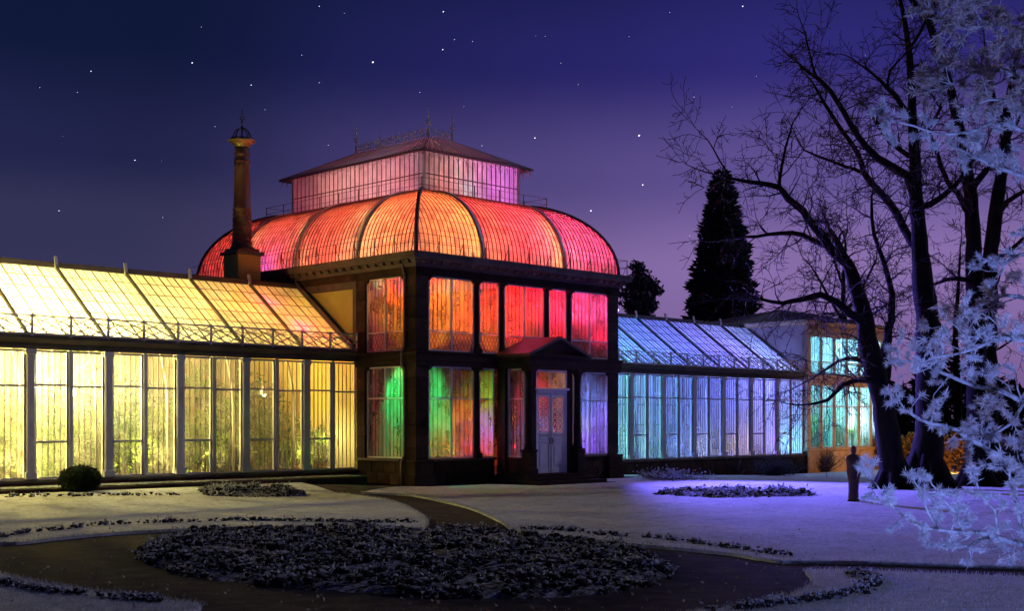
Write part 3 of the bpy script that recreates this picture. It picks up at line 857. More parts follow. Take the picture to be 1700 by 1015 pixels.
# belt course between the storeys and frieze + cornice all round
mb = MB()
mb.sweep(0, W, 0, 3.02, [(-.3,3.87),(.05,3.87),(.05,4.00),(.08,4.02),(.08,4.22),(.14,4.28),(.14,4.34),(-.3,4.345)])
mb.build('belt_course', M['sandstone'], pav)
mb = MB(); mb.sweep(0, W, 0, D, [(-.4,6.78),(.03,6.78),(.03,7.02),(.08,7.04)]); mb.build('frieze', M['sandstone'], pav)
mb = MB(); mb.sweep(0, W, 0, D, [(.0,7.03),(.10,7.03),(.12,7.12),(.22,7.20),(.24,7.24),(.36,7.26),(.38,7.36),(.42,7.44),(.42,7.47),(-.25,7.50)])
mb.build('cornice', M['cornice'], pav)
mb = MB()
for x in np.arange(.1, W, .42): mb.box(x-.06, x+.06, -.30, -.09, 7.13, 7.235)
for y in np.arange(.1, 12.8, .42): mb.box(-.30, -.09, y-.06, y+.06, 7.13, 7.235)
mb.build('modillions', M['cornice'], pav, 'stuff')
# engaged columns on the front
def column(x, y, z0, z1, r=.10, name='column', mat=None):
    mb = MB(); H = z1-z0
    mb.bevbox(x-r*1.5, x+r*1.5, y-r*1.5, y+r*1.5, z0, z0+.16, .012)
    mb.lathe([(r*1.35,z0+.16),(r*1.4,z0+.20),(r*1.15,z0+.24),(r*1.25,z0+.28),(r,z0+.33),(r*1.02,z0+H*.5),(r*.88,z1-.30),(r*1.1,z1-.28),(r*.9,z1-.25),(r*1.05,z1-.16),(r*1.5,z1-.09)], x, y, 14)
    mb.bevbox(x-r*1.6, x+r*1.6, y-r*1.6, y+r*1.6, z1-.09, z1, .012)
    mb.build(name, mat or M['sandstone'], pav)
for x in (2.70, 3.87, 6.08, 7.25):
    column(x, .05, 4.345, 6.78, .10)
for x in (2.70, 7.25): column(x, .05, .85, 3.87, .10)
pg, pf = M['pane_pav'], M['iron']
FZ = .08
for (a, b, mu) in ((.56,2.58,[1.57]),(2.82,3.76,[]),(3.98,5.97,[4.975]),(6.19,7.13,[]),(7.37,9.39,[8.38])):
    window(pav, 'F', FZ, a, b, 4.35, 6.77, mu, [[4.99]], 5, pg, pf, lattice=(4.35,4.98))
for (a, b, mu) in ((.56,2.58,[1.57]),(2.82,3.52,[]),(6.42,7.13,[]),(7.37,9.39,[8.38])):
    window(pav, 'F', FZ, a, b, .86, 3.86, mu, [[2.82]], 5 if b-a > 1 else 3, pg, pf)
window(pav, 'L', FZ, .62, 2.54, 4.35, 6.77, [1.58], [[4.99]], 5, pg, pf, lattice=(4.35,4.98))
window(pav, 'L', FZ, .62, 2.54, .86, 3.86, [1.58], [[2.82]], 5, pg, pf)
# spandrel corbels at the window heads
mb = MB()
for a, b in ((.56,2.58),(7.37,9.39)):
    for z in (3.86, 6.77):
        for s, d in ((a, 1), (b, -1)):
            mb.add([(s,-.02,z),(s+d*.16,-.02,z),(s,-.02,z-.16),(s,.07,z),(s+d*.16,.07,z),(s,.07,z-.16)], [(0,1,2),(3,5,4),(0,2,5,3),(1,4,5,2),(0,3,4,1)])
for z in (3.86, 6.77):
    for s, d in ((.62, 1), (2.54, -1)):
        mb.add([(-.02,s,z),(-.02,s+d*.16,z),(-.02,s,z-.16),(.07,s,z),(.07,s+d*.16,z),(.07,s,z-.16)], [(0,1,2),(3,5,4),(0,2,5,3),(1,4,5,2),(0,3,4,1)])
mb.build('window_corbels', M['sandstone'], pav, 'stuff')
# side walls above and within the wings, back wall, floor
mb = MB(); mb.box(.02, .30, 3.02, D, 0, 6.78); mb.build('side_wall', M['plaster'], pav)
mb = MB(); mb.box(W-.30, W-.02, 3.02, D, 0, 6.78); mb.build('side_wall', M['plaster'], pav)
mb = MB(); mb.box(W-.25, W-.06, .6, 2.5, 0, 6.78); mb.build('side_wall', M['sandstone'], pav)
mb = MB(); mb.box(.30, W-.30, D-.3, D, 0, 6.78); mb.build('back_wall', M['cream'], pav)
mb = MB(); mb.box(.3, W-.3, .36, D-.3, -.05, .28); mb.build('inner_floor', M['floor'], pav)
# verge boards where the wing roof meets the side wall; raised panel border on the plaster
mb = MB()
a = Vector(roof_pt(-.03, -.03, .14)); b = Vector(roof_pt(-.03, 1.02, .14)); mb.bar(a, b, .14, .16)
a = Vector(roof_pt(-.12, -.02, .22)); b = Vector(roof_pt(-.12, 1.02, .22)); mb.bar(a, b, .06, .05)
mb.build('verge_board', M['iron_dark'], pav)
mb = MB(); mb.box(-.035, .03, 3.03, 12.9, 6.52, 6.776); mb.box(-.03, .03, 3.03, 3.22, 4.8, 6.52); mb.build('plaster_border', M['cornice'], pav)
# downpipe
mb = MB(); mb.tube([(-.10,.50,7.2),(-.12,.50,7.0),(-.07,.48,6.8),(-.07,.48,4.5),(-.20,.47,4.25),(-.20,.47,3.9),(-.07,.48,3.7),(-.07,.48,1.0),(-.22,.46,.75),(-.22,.46,.02)], .045, 8)
for z in (6.0,5.0,3.0,1.6): mb.box(-.13,-.005,.42,.54,z-.02,z+.02)
mb.build('downpipe', M['roof_metal'], pav)

# dome: cloister vault of glass
DI, DH, DZ = 2.65, 2.58, 7.49
def ins(t): return DI*(1-math.cos(t))
def dz(t): return DZ + DH*math.sin(t)
NT = 14
TS = [math.pi/2*k/NT for k in range(NT+1)]
FACES = [('front', W, lambda s,i: (s, i)), ('left', D, lambda s,i: (i, s)), ('right', D, lambda s,i: (W-i, s)), ('back', W, lambda s,i: (s, D-i))]
RIBS = {'front': [2.95, 7.0], 'back': [2.95, 7.0], 'left': [3.0, 6.5, 10.0], 'right': [3.0, 6.5, 10.0]}
gb = MB(); ribm = MB(); ribi = MB()
def prof_pt(mp, s, t, off=0):
    # offset along the outward normal of the profile
    nx = math.cos(t)*DH; nz = math.sin(t)*DI; L = math.hypot(nx, nz)
    i = ins(t) - off*nx/L; z = dz(t) + off*nz/L
    x, y = mp(s, i); return Vector((x, y, z))
for nm, L, mp in FACES:
    cuts = [0] + RIBS[nm] + [L]
    for a, b in zip(cuts[:-1], cuts[1:]):
        mb = MB(); NC = max(2, round((b-a)/.19)); NR = 20
        for r in range(NR):
            t0, t1 = math.pi/2*r/NR, math.pi/2*(r+1)/NR; i0, i1 = ins(t0), ins(t1)
            for k in range(NC):
                s0, s1 = a+(b-a)*k/NC, a+(b-a)*(k+1)/NC
                q = [(max(i0, min(L-i0, s0)), i0, t0), (max(i0, min(L-i0, s1)), i0, t0), (max(i1, min(L-i1, s1)), i1, t1), (max(i1, min(L-i1, s0)), i1, t1)]
                if q[1][0]-q[0][0] < .004 and q[2][0]-q[3][0] < .004: continue
                mb.add([(*mp(u, v), dz(t)) for u, v, t in q], [(0,1,2,3)])
        mb.build('dome_glass', M['dome_glass'], pav, 'stuff')
    if nm in ('front', 'left', 'right'):
        nb = int(L/.19); st = L/nb
        for k in range(1, nb):
            s = k*st; m = min(s, L-s)
            tm = math.pi/2 if m >= DI else math.acos(1-m/DI)
            n = max(3, int(NT*tm/(math.pi/2))+1)
            pts = [prof_pt(mp, s, tm*j/n, .012) for j in range(n+1)]
            for p, q in zip(pts[:-1], pts[1:]): gb.bar(p, q, .018, .03)
        for r in range(1, 10):
            t = math.pi/2*r/10*1.0; i = ins(t)
            gb.bar(prof_pt(mp, i, t, .006), prof_pt(mp, L-i, t, .006), .012, .012)
    for s in RIBS[nm]:
        for wd, off, dp, tgt in ((.10,.03,.06,ribm),(.26,-.16,.20,ribi)):
            for j in range(NT):
                tgt.bar(prof_pt(mp, s, TS[j], off), prof_pt(mp, s, TS[j+1], off), wd, dp)
gb.build('dome_glazing_bars', M['bar'], pav, 'stuff')
o = ribm.build('dome_ribs', M['iron_pale'], pav); o["kind"] = 'stuff'
o = ribi.build('inner_dome_ribs', M['rib_pale'], pav); o["kind"] = 'stuff'
for cx, cy, sx, sy in ((0,0,1,1),(W,0,-1,1),(0,D,1,-1),(W,D,-1,-1)):
    mb = MB()
    mb.tube([(cx+sx*ins(t), cy+sy*ins(t), dz(t)+.02) for t in TS], .07, 8); mb.build('hip_rib', M['iron_dark'], pav)
# dome foot rail
mb = MB()
for z in (7.78, 8.06):
    mb.tube([(-.22,D,z),(-.22,-.22,z),(W+.22,-.22,z),(W+.22,D,z)], .009, 4)
for x in np.arange(-.22, W+.3, 1.04): mb.bar((x,-.22,7.48),(x,-.22,8.08),.022); mb.bar((x,-.22,7.9),(x,.0,7.5),.014)
for y in np.arange(.8, 12.9, 1.04): mb.bar((-.22,y,7.48),(-.22,y,8.08),.022); mb.bar((-.22,y,7.9),(0,y,7.5),.014); mb.bar((W+.22,y,7.48),(W+.22,y,8.08),.022)
mb.build('safety_rail', M['iron_dark'], pav)

# lantern
lx0, lx1, ly0, ly1 = DI, W-DI, DI, D-DI
LB, LT = 10.07, 11.55
mb = MB(); mb.sweep(lx0, lx1, ly0, ly1, [(-.2,9.98),(.16,9.98),(.18,10.06),(.05,10.10),(-.1,10.12)]); mb.build('lantern_sill', M['iron_dark'], pav)
lb = MB()
def lantern_side(face, plane, s0, s1, n):
    for k in range(n):
        a = s0+(s1-s0)*k/n; b = s0+(s1-s0)*(k+1)/n
        me = pane_mesh('F' if face in 'FB' else 'L', M['lantern_glass'])
        loc = (a, plane, LB) if face in 'FB' else (plane, a, LB)
        sc = (b-a, 1, LT-LB) if face in 'FB' else (1, b-a, LT-LB)
        obj('lantern_glass', me, None, pav, loc, scale=sc)
        q = max(3, round((b-a)/.24))
        for j in range(q):
            s = a+(b-a)*j/q; w = .030 if j == 0 else .012
            if face in 'FB': lb.box(s-w/2-.004, s+w/2+.004, plane-.02, plane+.02, LB, LT)
            else: lb.box(plane-.02, plane+.02, s-w/2-.004, s+w/2+.004, LB, LT)
    for z in (10.72,):
        if face in 'FB': lb.box(s0, s1, plane-.022, plane+.022, z-.018, z+.018)
        else: lb.box(plane-.022, plane+.022, s0, s1, z-.018, z+.018)
lantern_side('F', ly0, lx0, lx1, 4); lantern_side('L', lx0, ly0, ly1, 6); lantern_side('B', ly1, lx0, lx1, 4); lantern_side('R', lx1, ly0, ly1, 6)
lb.build('lantern_glazing_bars', M['bar'], pav, 'stuff')
for x in (lx0, lx1):
    for y in (ly0, ly1):
        mb = MB(); mb.box(x-.05, x+.05, y-.05, y+.05, 10.1, LT); mb.build('lantern_post', M['iron'], pav)
OV = .38; EX = 4.38
mb = MB()
ex0, ex1, ey0, ey1, ez = lx0-OV, lx1+OV, ly0-OV, ly1+OV, 11.46
tx0, tx1, ty0, ty1, tz = EX, W-EX, EX, D-EX, 12.50
mb.add([(ex0,ey0,ez),(ex1,ey0,ez),(ex1,ey1,ez),(ex0,ey1,ez),(tx0,ty0,tz),(tx1,ty0,tz),(tx1,ty1,tz),(tx0,ty1,tz)],
       [(0,1,5,4),(1,2,6,5),(2,3,7,6),(3,0,4,7),(4,5,6,7)])
mb.sweep(ex0, ex1, ey0, ey1, [(0,ez),(.03,ez+.01),(.03,ez-.05),(0,ez-.06),(-.30,ez+.02)])
lr = mb.build('lantern_roof', M['lantern_roof'], pav)
mb = MB()
def seams(A, B, C2, D2, n):
    A,B,C2,D2 = map(Vector, (A,B,C2,D2))
    for k in range(n+1):
        p = A.lerp(B, k/n); q = D2.lerp(C2, k/n); up = (B-A).cross(D2-A).normalized()
        mb.bar(p+up*.015, q+up*.015, .018, .035, up)
c = [(ex0,ey0,ez),(ex1,ey0,ez),(ex1,ey1,ez),(ex0,ey1,ez)]; d = [(tx0,ty0,tz),(tx1,ty0,tz),(tx1,ty1,tz),(tx0,ty1,tz)]
for i, n in ((0,26),(1,38),(2,26),(3,38)): seams(c[i], c[(i+1)%4], d[(i+1)%4], d[i], n)
mb.build('roof_seams', M['iron_pale'], lr, 'stuff')
for i in range(4):
    mb = MB(); mb.tube([c[i], d[i]], .035, 6); mb.build('hip_rib', M['iron_dark'], lr)
# ironwork valance below the eaves
mb = MB()
def valance(p, q, n):
    p = Vector(p); q = Vector(q)
    for k in range(n):
        a = p.lerp(q, k/n); b = p.lerp(q, (k+1)/n)
        pts = []
        for j in range(7):
            f = j/6; pts.append(a.lerp(b, f) + Vector((0,0,-.26+.22*math.sin(math.pi*f))))
        mb.tube(pts, .012, 4, False); mb.tube([a, a+Vector((0,0,-.36))], [.016,.006], 4)
        pts2 = [a.lerp(b, .5)+Vector((0,0,-.10+.06*math.sin(u))) + (b-a)*(.2*math.cos(u)) for u in np.linspace(0, 6.283, 8)]
        mb.tube(pts2, .008, 3, False)
valance((ex0+.04,ey0+.04,ez),(ex1-.04,ey0+.04,ez),13); valance((ex0+.04,ey0+.04,ez),(ex0+.04,ey1-.04,ez),22); valance((ex1-.04,ey0+.04,ez),(ex1-.04,ey1-.04,ez),22)
mb.build('eave_valance', M['iron_pale'], lr, 'stuff')
# cresting and finials on the ridge platform
mb = MB()
def crest(p, q, n):
    p = Vector(p); q = Vector(q); d = (q-p)/n
    mb.bar(p+Vector((0,0,.10)), q+Vector((0,0,.10)), .02); mb.bar(p+Vector((0,0,.26)), q+Vector((0,0,.26)), .018)
    for k in range(n):
        a = p+d*k
        mb.bar(a, a+Vector((0,0,.44 if k % 2 else .36)), .014)
        m = a+d*.5
        mb.tube([m+d*(.42*math.cos(u))+Vector((0,0,.18+.07*math.sin(u))) for u in np.linspace(0,6.283,7)], .007, 3, False)
        mb.tube([a+Vector((0,0,.26)), m+Vector((0,0,.36)), a+d+Vector((0,0,.26))], .008, 3, False)
crest((tx0,ty0,tz),(tx1,ty0,tz),8); crest((tx0,ty0,tz),(tx0,ty1,tz),28); crest((tx1,ty0,tz),(tx1,ty1,tz),28); crest((tx0,ty1,tz),(tx1,ty1,tz),8)
mb.build('roof_cresting', M['iron_pale'], lr, 'stuff')
for x in (tx0, tx1):
    for y in (ty0, ty1):
        mb = MB()
        mb.lathe([(.05,tz),(.05,tz+.3),(.022,tz+.34),(.022,tz+.46),(.06,tz+.52),(.022,tz+.58),(.018,tz+.75),(.035,tz+.79),(.014,tz+.83),(.006,tz+1.25)], x, y, 8)
        for k in range(4):
            a = k*math.pi/2; ca, sa = math.cos(a), math.sin(a)
            mb.tube([(x+ca*r, y+sa*r, tz+z) for r, z in ((.02,.42),(.09,.46),(.13,.54),(.10,.62),(.06,.60))], .010, 4, False)
        mb.build('finial', M['iron_pale'], lr)
# walkway rail round the lantern
mb = MB()
wx0, wx1, wy0, wy1, wz = lx0-.75, lx1+.75, ly0-.75, ly1+.75, 9.86
for z in (.28, .52): mb.tube([(wx0,wy0,wz+z),(wx1,wy0,wz+z),(wx1,wy1,wz+z),(wx0,wy1,wz+z),(wx0,wy0,wz+z)], .009, 4, False)
for x in np.linspace(wx0, wx1, 6):
    for y in (wy0, wy1): mb.bar((x,y,wz-.02),(x,y,wz+.54),.024)
for y in np.linspace(wy0, wy1, 9)[1:-1]:
    for x in (wx0, wx1): mb.bar((x,y,wz-.02),(x,y,wz+.54),.024)
mb.build('lantern_rail', M['roof_metal'], pav)

# ------------------------------------------------------------- entrance vestibule
ves = thing('entrance_porch', (4.95, -.75, 0), 'dark columned entrance porch with pediment before the pavilion', 'porch')
def vb(name, mat, *boxes, parent=None):
    mb = MB()
    for b in boxes: mb.bevbox(*b, .015)
    return mb.build(name, mat, parent or ves)
for (x0,x1,y0,y1,z0,z1) in ((3.2,6.7,-2.25,-.05,-.06,.10),(3.4,6.5,-1.9,-.05,.10,.20),(3.5,6.4,-1.6,-.05,.20,.30)):
    vb('step', M['sandstone'], (x0,x1,y0,y1,z0,z1))
def vcol(x, y, half=.15):
    mb = MB(); r = .125
    mb.bevbox(x-.19,x+.19,y-.19,y+.19,.30,1.05,.02); mb.bevbox(x-.22,x+.22,y-.22,y+.22,.302,.50,.02); mb.bevbox(x-.21,x+.21,y-.21,y+.21,1.05,1.13,.015)
    mb.lathe([(r*1.4,1.13),(r*1.45,1.18),(r*1.15,1.22),(r*1.3,1.27),(r*1.02,1.33),(r*1.04,1.9),(r*1.2,1.93),(r*1.0,1.97),(r*.86,3.45),(r*1.05,3.48),(r*.9,3.52),(r*1.1,3.64),(r*1.5,3.74)], x, y, 16)
    mb.bevbox(x-.2,x+.2,y-.2,y+.2,3.74,3.84,.015); mb.build('column', M['sandstone'], ves)
for x in (3.76, 6.14):
    vcol(x, -1.38)
    vb('pilaster', M['sandstone'], (x-.17,x+.17,-.42,-.02,.30,3.84))
vb('front_wall', M['sandstone'], (3.93,4.17,-1.32,-1.12,.30,3.84)); vb('front_wall', M['sandstone'], (5.73,5.97,-1.32,-1.12,.30,3.84))
vb('side_plinth', M['sandstone'], (3.64,3.86,-1.2,-.42,.30,.85)); vb('side_plinth', M['sandstone'], (6.04,6.26,-1.2,-.42,.30,.85))
window(ves, 'L', 3.75, -1.2, -.42, .86, 3.83, [], [[2.82]], 4, pg, pf)
window(ves, 'L', 6.15, -1.2, -.42, .86, 3.83, [], [[2.82]], 4, pg, pf)
mb = MB(); mb.sweep(3.58, 6.32, -1.58, -.02, [(-.25,3.84),(.0,3.84),(.0,3.96),(.03,3.98),(.03,4.16),(.10,4.22),(.14,4.24),(.14,4.31),(-.3,4.32)]); mb.build('entablature', M['sandstone'], ves)
mb = MB(); mb.box(3.6, 6.3, -1.5, -.06, 4.24, 4.31); mb.build('porch_ceiling', M['sandstone'], ves)
# pediment
mb = MB(); yf, yb_ = -1.74, -.02
A = (3.40,4.315); Bp = (6.50,4.315); T = (4.95,4.93)
for (p, q) in ((A,T),(T,Bp)):
    mb.add([(p[0],yf,p[1]),(q[0],yf,q[1]),(q[0],yb_,q[1]),(p[0],yb_,p[1]),(p[0],yf,p[1]-.09),(q[0],yf,q[1]-.09),(q[0],yb_,q[1]-.09),(p[0],yb_,p[1]-.09)],
           [(0,1,2,3),(7,6,5,4),(0,4,5,1),(3,2,6,7),(0,3,7,4),(1,5,6,2)])
mb.build('porch_roof', M['iron_dark'], ves)
mb = MB(); mb.add([(3.6,-1.56,4.31),(6.3,-1.56,4.31),(4.95,-1.56,4.82),(3.6,-.1,4.31),(6.3,-.1,4.31),(4.95,-.1,4.82)], [(0,1,2),(5,4,3),(0,2,5,3),(1,4,5,2)]); mb.build('pediment', M['sandstone'], ves)
# doors
vb('door_frame', M['door_white'], (4.17,4.25,-1.28,-1.16,.30,3.82), (5.65,5.73,-1.28,-1.16,.30,3.82), (4.25,5.65,-1.28,-1.16,3.74,3.82), (4.25,5.65,-1.31,-1.14,3.02,3.16), (4.91,4.99,-1.26,-1.18,3.16,3.74))
tl_ = vb('door_lintel', M['door_white'], (4.12,5.78,-1.36,-1.13,3.12,3.20))
for a, b in ((4.25,4.91),(4.99,5.65)):
    obj('transom_pane', pane_mesh('F', pg), None, ves, (a,-1.22,3.16), scale=(b-a,1,.58))
def leaf(x0, x1, hinge):
    lf = vb('door_leaf', M['door_white'], (x0,x0+.10,-1.25,-1.19,.31,3.02), (x1-.10,x1,-1.25,-1.19,.31,3.02), (x0+.10,x1-.10,-1.25,-1.19,.31,.50), (x0+.10,x1-.10,-1.25,-1.19,1.33,1.43), (x0+.10,x1-.10,-1.25,-1.19,1.60,1.70), (x0+.10,x1-.10,-1.25,-1.19,2.88,3.02))
    vb('lower_panel', M['door_white'], (x0+.10,x1-.10,-1.225,-1.20,.50,1.33), (x0+.16,x1-.16,-1.242,-1.224,.57,1.26), parent=lf)
    vb('lock_panel', M['door_white'], (x0+.10,x1-.10,-1.225,-1.20,1.43,1.60), (x0+.15,x1-.15,-1.238,-1.224,1.46,1.57), parent=lf)
    obj('door_pane', pane_mesh('F', pg), None, lf, (x0+.10,-1.205,1.70), scale=(x1-x0-.20,1,1.18))
    mb = MB(); xm = (x0+x1)/2; hw = (x1-x0-.20)/2
    for zc in (1.90, 2.29, 2.68):
        mb.tube([(xm+hw*.8*math.cos(u), -1.225, zc+.17*math.sin(u)) for u in np.linspace(0,6.283,13)], .011, 4, False)
        mb.tube([(xm+hw*.3*math.cos(u), -1.225, zc+.07*math.sin(u)) for u in np.linspace(0,6.283,9)], .010, 4, False)
        for sx in (-1,1):
            for sz in (-1,1): mb.tube([(xm+sx*hw*.25,-1.225,zc+sz*.06),(xm+sx*hw*.7,-1.225,zc+sz*.12),(xm+sx*hw*.95,-1.225,zc+sz*.195)], .009, 4, False)
    mb.bar((xm,-1.225,1.70),(xm,-1.225,2.88),.012); mb.build('door_grille', M['door_white'], lf, 'stuff')
    hx = x1-.05 if hinge < 0 else x0+.05
    mb = MB(); mb.box(hx-.018,hx+.018,-1.262,-1.25,1.30,1.52); mb.tube([(hx,-1.27,1.42),(hx-.10*(-hinge),-1.30,1.42)], .012, 6); mb.build('handle', M['iron_dark'], lf)
leaf(4.25, 4.945, -1); leaf(4.955, 5.65, 1)
vb('door_astragal', M['door_white'], (4.935,4.965,-1.275,-1.252,.31,3.01))

# ------------------------------------------------------------- end house at the far right
eh = thing('end_house', (31.1, 6.5, -.5), 'square end house with tall windows glowing cyan and orange lit stone', 'greenhouse')
EX0, EX1, EY0, EY1 = 27.32, 34.75, 2.88, 10.2
ps = M['pale_stone']
def eb(name, mat, *boxes):
    mb = MB()
    for b in boxes: mb.bevbox(*b, .015)
    return mb.build(name, mat, eh)
n = 9; w = (EX1-EX0)/n
for r in range(2):
    for k in range(n+r):
        a = max(EX0, EX0+k*w-(w/2 if r else 0)); b = min(EX1, EX0+(k+1)*w-(w/2 if r else 0))
        eb('plinth_block', ps, (a+.006,b-.006,EY0-.10,EY0+.2,-.5+r*.56,.055+r*.56))
eb('plinth_core', M['mortar'], (EX0,EX1,EY0-.07,EY0+.2,-.5,.6))
eb('sill', ps, (EX0-.05,EX1+.05,EY0-.16,EY0+.2,.63,.76))
nb = 6; bw = (EX1-EX0-.32)/nb
for k in range(nb+1):
    x = EX0+.16+k*bw; hw_ = .16 if k in (0,nb) else (.07 if k % 2 == 0 else .04)
    if k == 0: x += 0
    eb('pilaster', ps, (x-hw_, x+hw_, EY0-.06, EY0+.2, .76, 3.86)); eb('pilaster', ps, (x-hw_, x+hw_, EY0-.06, EY0+.2, 4.36, 6.25))
    if k < nb:
        h2 = .16 if k+1 == nb else (.07 if (k+1) % 2 == 0 else .04)
        window(eh, 'F', EY0+.06, x+hw_, x+bw-h2, .765, 3.855, [], [[2.8],[1.5]], 4, M['pane_far'], M['iron_pale'], singly=False)
        window(eh, 'F', EY0+.06, x+hw_, x+bw-h2, 4.365, 6.245, [], [[4.99]], 4, M['pane_far'], M['iron_pale'], lattice=(4.36,4.98), singly=False)
eb('belt_course', ps, (EX0-.03,EX1+.03,EY0-.10,EY0+.2,3.862,4.355))
eb('frieze', ps, (EX0,EX1,EY0-.07,EY0+.2,6.255,6.72))
mb = MB()
for k in range(46): mb.box(EX0+.05+k*.16, EX0+.13+k*.16, EY0-.13, EY0-.07, 6.60, 6.70)
mb.build('dentils', ps, eh, 'stuff')
eb('side_wall', M['plaster_pale'], (EX0,EX0+.3,EY0+.2,EY1,-.5,6.72)); eb('side_wall', M['plaster_pale'], (EX1-.3,EX1,EY0+.2,EY1,-.5,6.72))
eb('back_wall', M['cream'], (EX0+.3,EX1-.3,EY1-.3,EY1,-.5,6.72)); eb('inner_floor', M['floor'], (EX0+.3,EX1-.3,EY0+.2,EY1-.3,-.5,.1))
mb = MB(); mb.sweep(EX0, EX1, EY0, EY1, [(-.2,6.72),(.08,6.72),(.12,6.80),(.26,6.84),(.30,6.92),(.30,6.96),(-.1,6.98)]); mb.build('cornice', ps, eh)
mb = MB(); o_ = .26; zc = 7.85
c4 = [(EX0-o_,EY0-o_,6.965),(EX1+o_,EY0-o_,6.965),(EX1+o_,EY1+o_,6.965),(EX0-o_,EY1+o_,6.965)]
r1_, r2_ = ((EX0+EX1)/2-.4,6.5,zc), ((EX0+EX1)/2+.4,6.5,zc)
mb.add(c4+[r1_,r2_], [(0,1,5,4),(1,2,5),(2,3,4,5),(3,0,4)]); er = mb.build('hip_roof', M['slate_frost'], eh)
mb = MB()
def er_seams(A,B,C2,D2,n):
    A,B,C2,D2 = map(Vector,(A,B,C2,D2)); up = (B-A).cross(D2-A).normalized()
    for k in range(n+1): mb.bar(A.lerp(B,k/n)+up*.02, D2.lerp(C2,k/n)+up*.02, .03, .04, up)
er_seams(c4[0],c4[1],r2_,r1_,20); er_seams(c4[3],c4[0],r1_,r1_,18); mb.build('roof_seams', M['slate_frost'], er, 'stuff')

# ------------------------------------------------------------- chimney
CHX, CHY = -1.80, 7.15
ch = thing('chimney', (CHX, CHY, 6.3), 'tall red column chimney with flared brass capital and iron crown', 'chimney')
mb = MB(); mb.bevbox(CHX-.46,CHX+.46,CHY-.46,CHY+.46,6.0,7.84,.02); mb.build('pedestal', M['plaster'], ch)
mb = MB(); mb.bevbox(CHX-.56,CHX+.56,CHY-.56,CHY+.56,7.842,7.95,.02); mb.bevbox(CHX-.42,CHX+.42,CHY-.42,CHY+.42,7.95,8.06,.02)
mb.lathe([(.40,8.06),(.42,8.10),(.38,8.16),(.33,8.20),(.36,8.25),(.33,8.30)], CHX, CHY, 24); mb.build('base', M['iron_dark'], ch)
mb = MB(); mb.lathe([(.315,8.30),(.312,8.36),(.300,9.40),(.325,9.43),(.325,9.48),(.295,9.52),(.31,9.58),(.29,9.62),(.262,11.05),(.28,11.08),(.28,11.14),(.258,11.16),(.258,11.34),(.275,11.37),(.255,11.42),(.255,11.62)], CHX, CHY, 24); mb.build('shaft', M['chimney'], ch)
# relief panels on the lower drum, in rows
for r in range(5):
    for k in range(12):
        a = 2*math.pi*(k+.5*(r%2))/12; z = 8.40+r*.195; rr = .300; hw2 = .5*.145
        ca, sa = math.cos(a), math.sin(a); mb = MB()
        pts = [(-hw2+.01,z),(hw2-.01,z),(hw2-.01,z+.165),(-hw2+.01,z+.165)]
        def cyl(u, zz, q): return (CHX+ca*q-sa*u, CHY+sa*q+ca*u, zz)
        vs = [cyl(u,zz,rr) for u,zz in pts]+[cyl(u*.8,zz*1.0+(.012 if i<2 else -.012),rr+.024) for i,(u,zz) in enumerate(pts)]
        mb.add(vs, [(4,5,6,7),(0,1,5,4),(1,2,6,5),(2,3,7,6),(3,0,4,7)]); mb.build('relief_tile', M['chimney'], ch)
mb = MB()
for k in range(16):
    a = 2*math.pi*k/16; ca, sa = math.cos(a), math.sin(a)
    mb.add([(CHX+ca*.262-sa*.05,CHY+sa*.262+ca*.05,11.06),(CHX+ca*.262+sa*.05,CHY+sa*.262-ca*.05,11.06),(CHX+ca*.285,CHY+sa*.285,10.94)], [(0,1,2),(2,1,0)])
mb.build('collar_fringe', M['brass'], ch, 'stuff')
mb = MB(); mb.lathe([(.255,11.60),(.27,11.64),(.30,11.70),(.37,11.76),(.47,11.81),(.475,11.85),(.46,11.86),(.30,11.80)], CHX, CHY, 28); mb.build('capital', M['brass'], ch)
mb = MB()
for k in range(4):
    a = k*math.pi/4+.3
    mb.tube([(CHX+.33*math.cos(u)*math.cos(a), CHY+.33*math.cos(u)*math.sin(a), 11.84+.45*math.sin(u)) for u in np.linspace(0,math.pi,13)], .02, 5)
mb.tube([(CHX+.40*math.cos(u),CHY+.40*math.sin(u),11.90) for u in np.linspace(0,6.283,19)], .022, 5, False)
mb.lathe([(.02,12.28),(.05,12.32),(.02,12.37),(.02,12.46),(.055,12.50),(.02,12.55),(.014,12.95)], CHX, CHY, 8)
for k in range(4):
    a = k*math.pi/2; mb.tube([(CHX+r*math.cos(a),CHY+r*math.sin(a),z) for r,z in ((.015,12.56),(.09,12.60),(.11,12.68),(.07,12.72))], .010, 4, False)
mb.build('iron_crown', M['iron_dark'], ch)

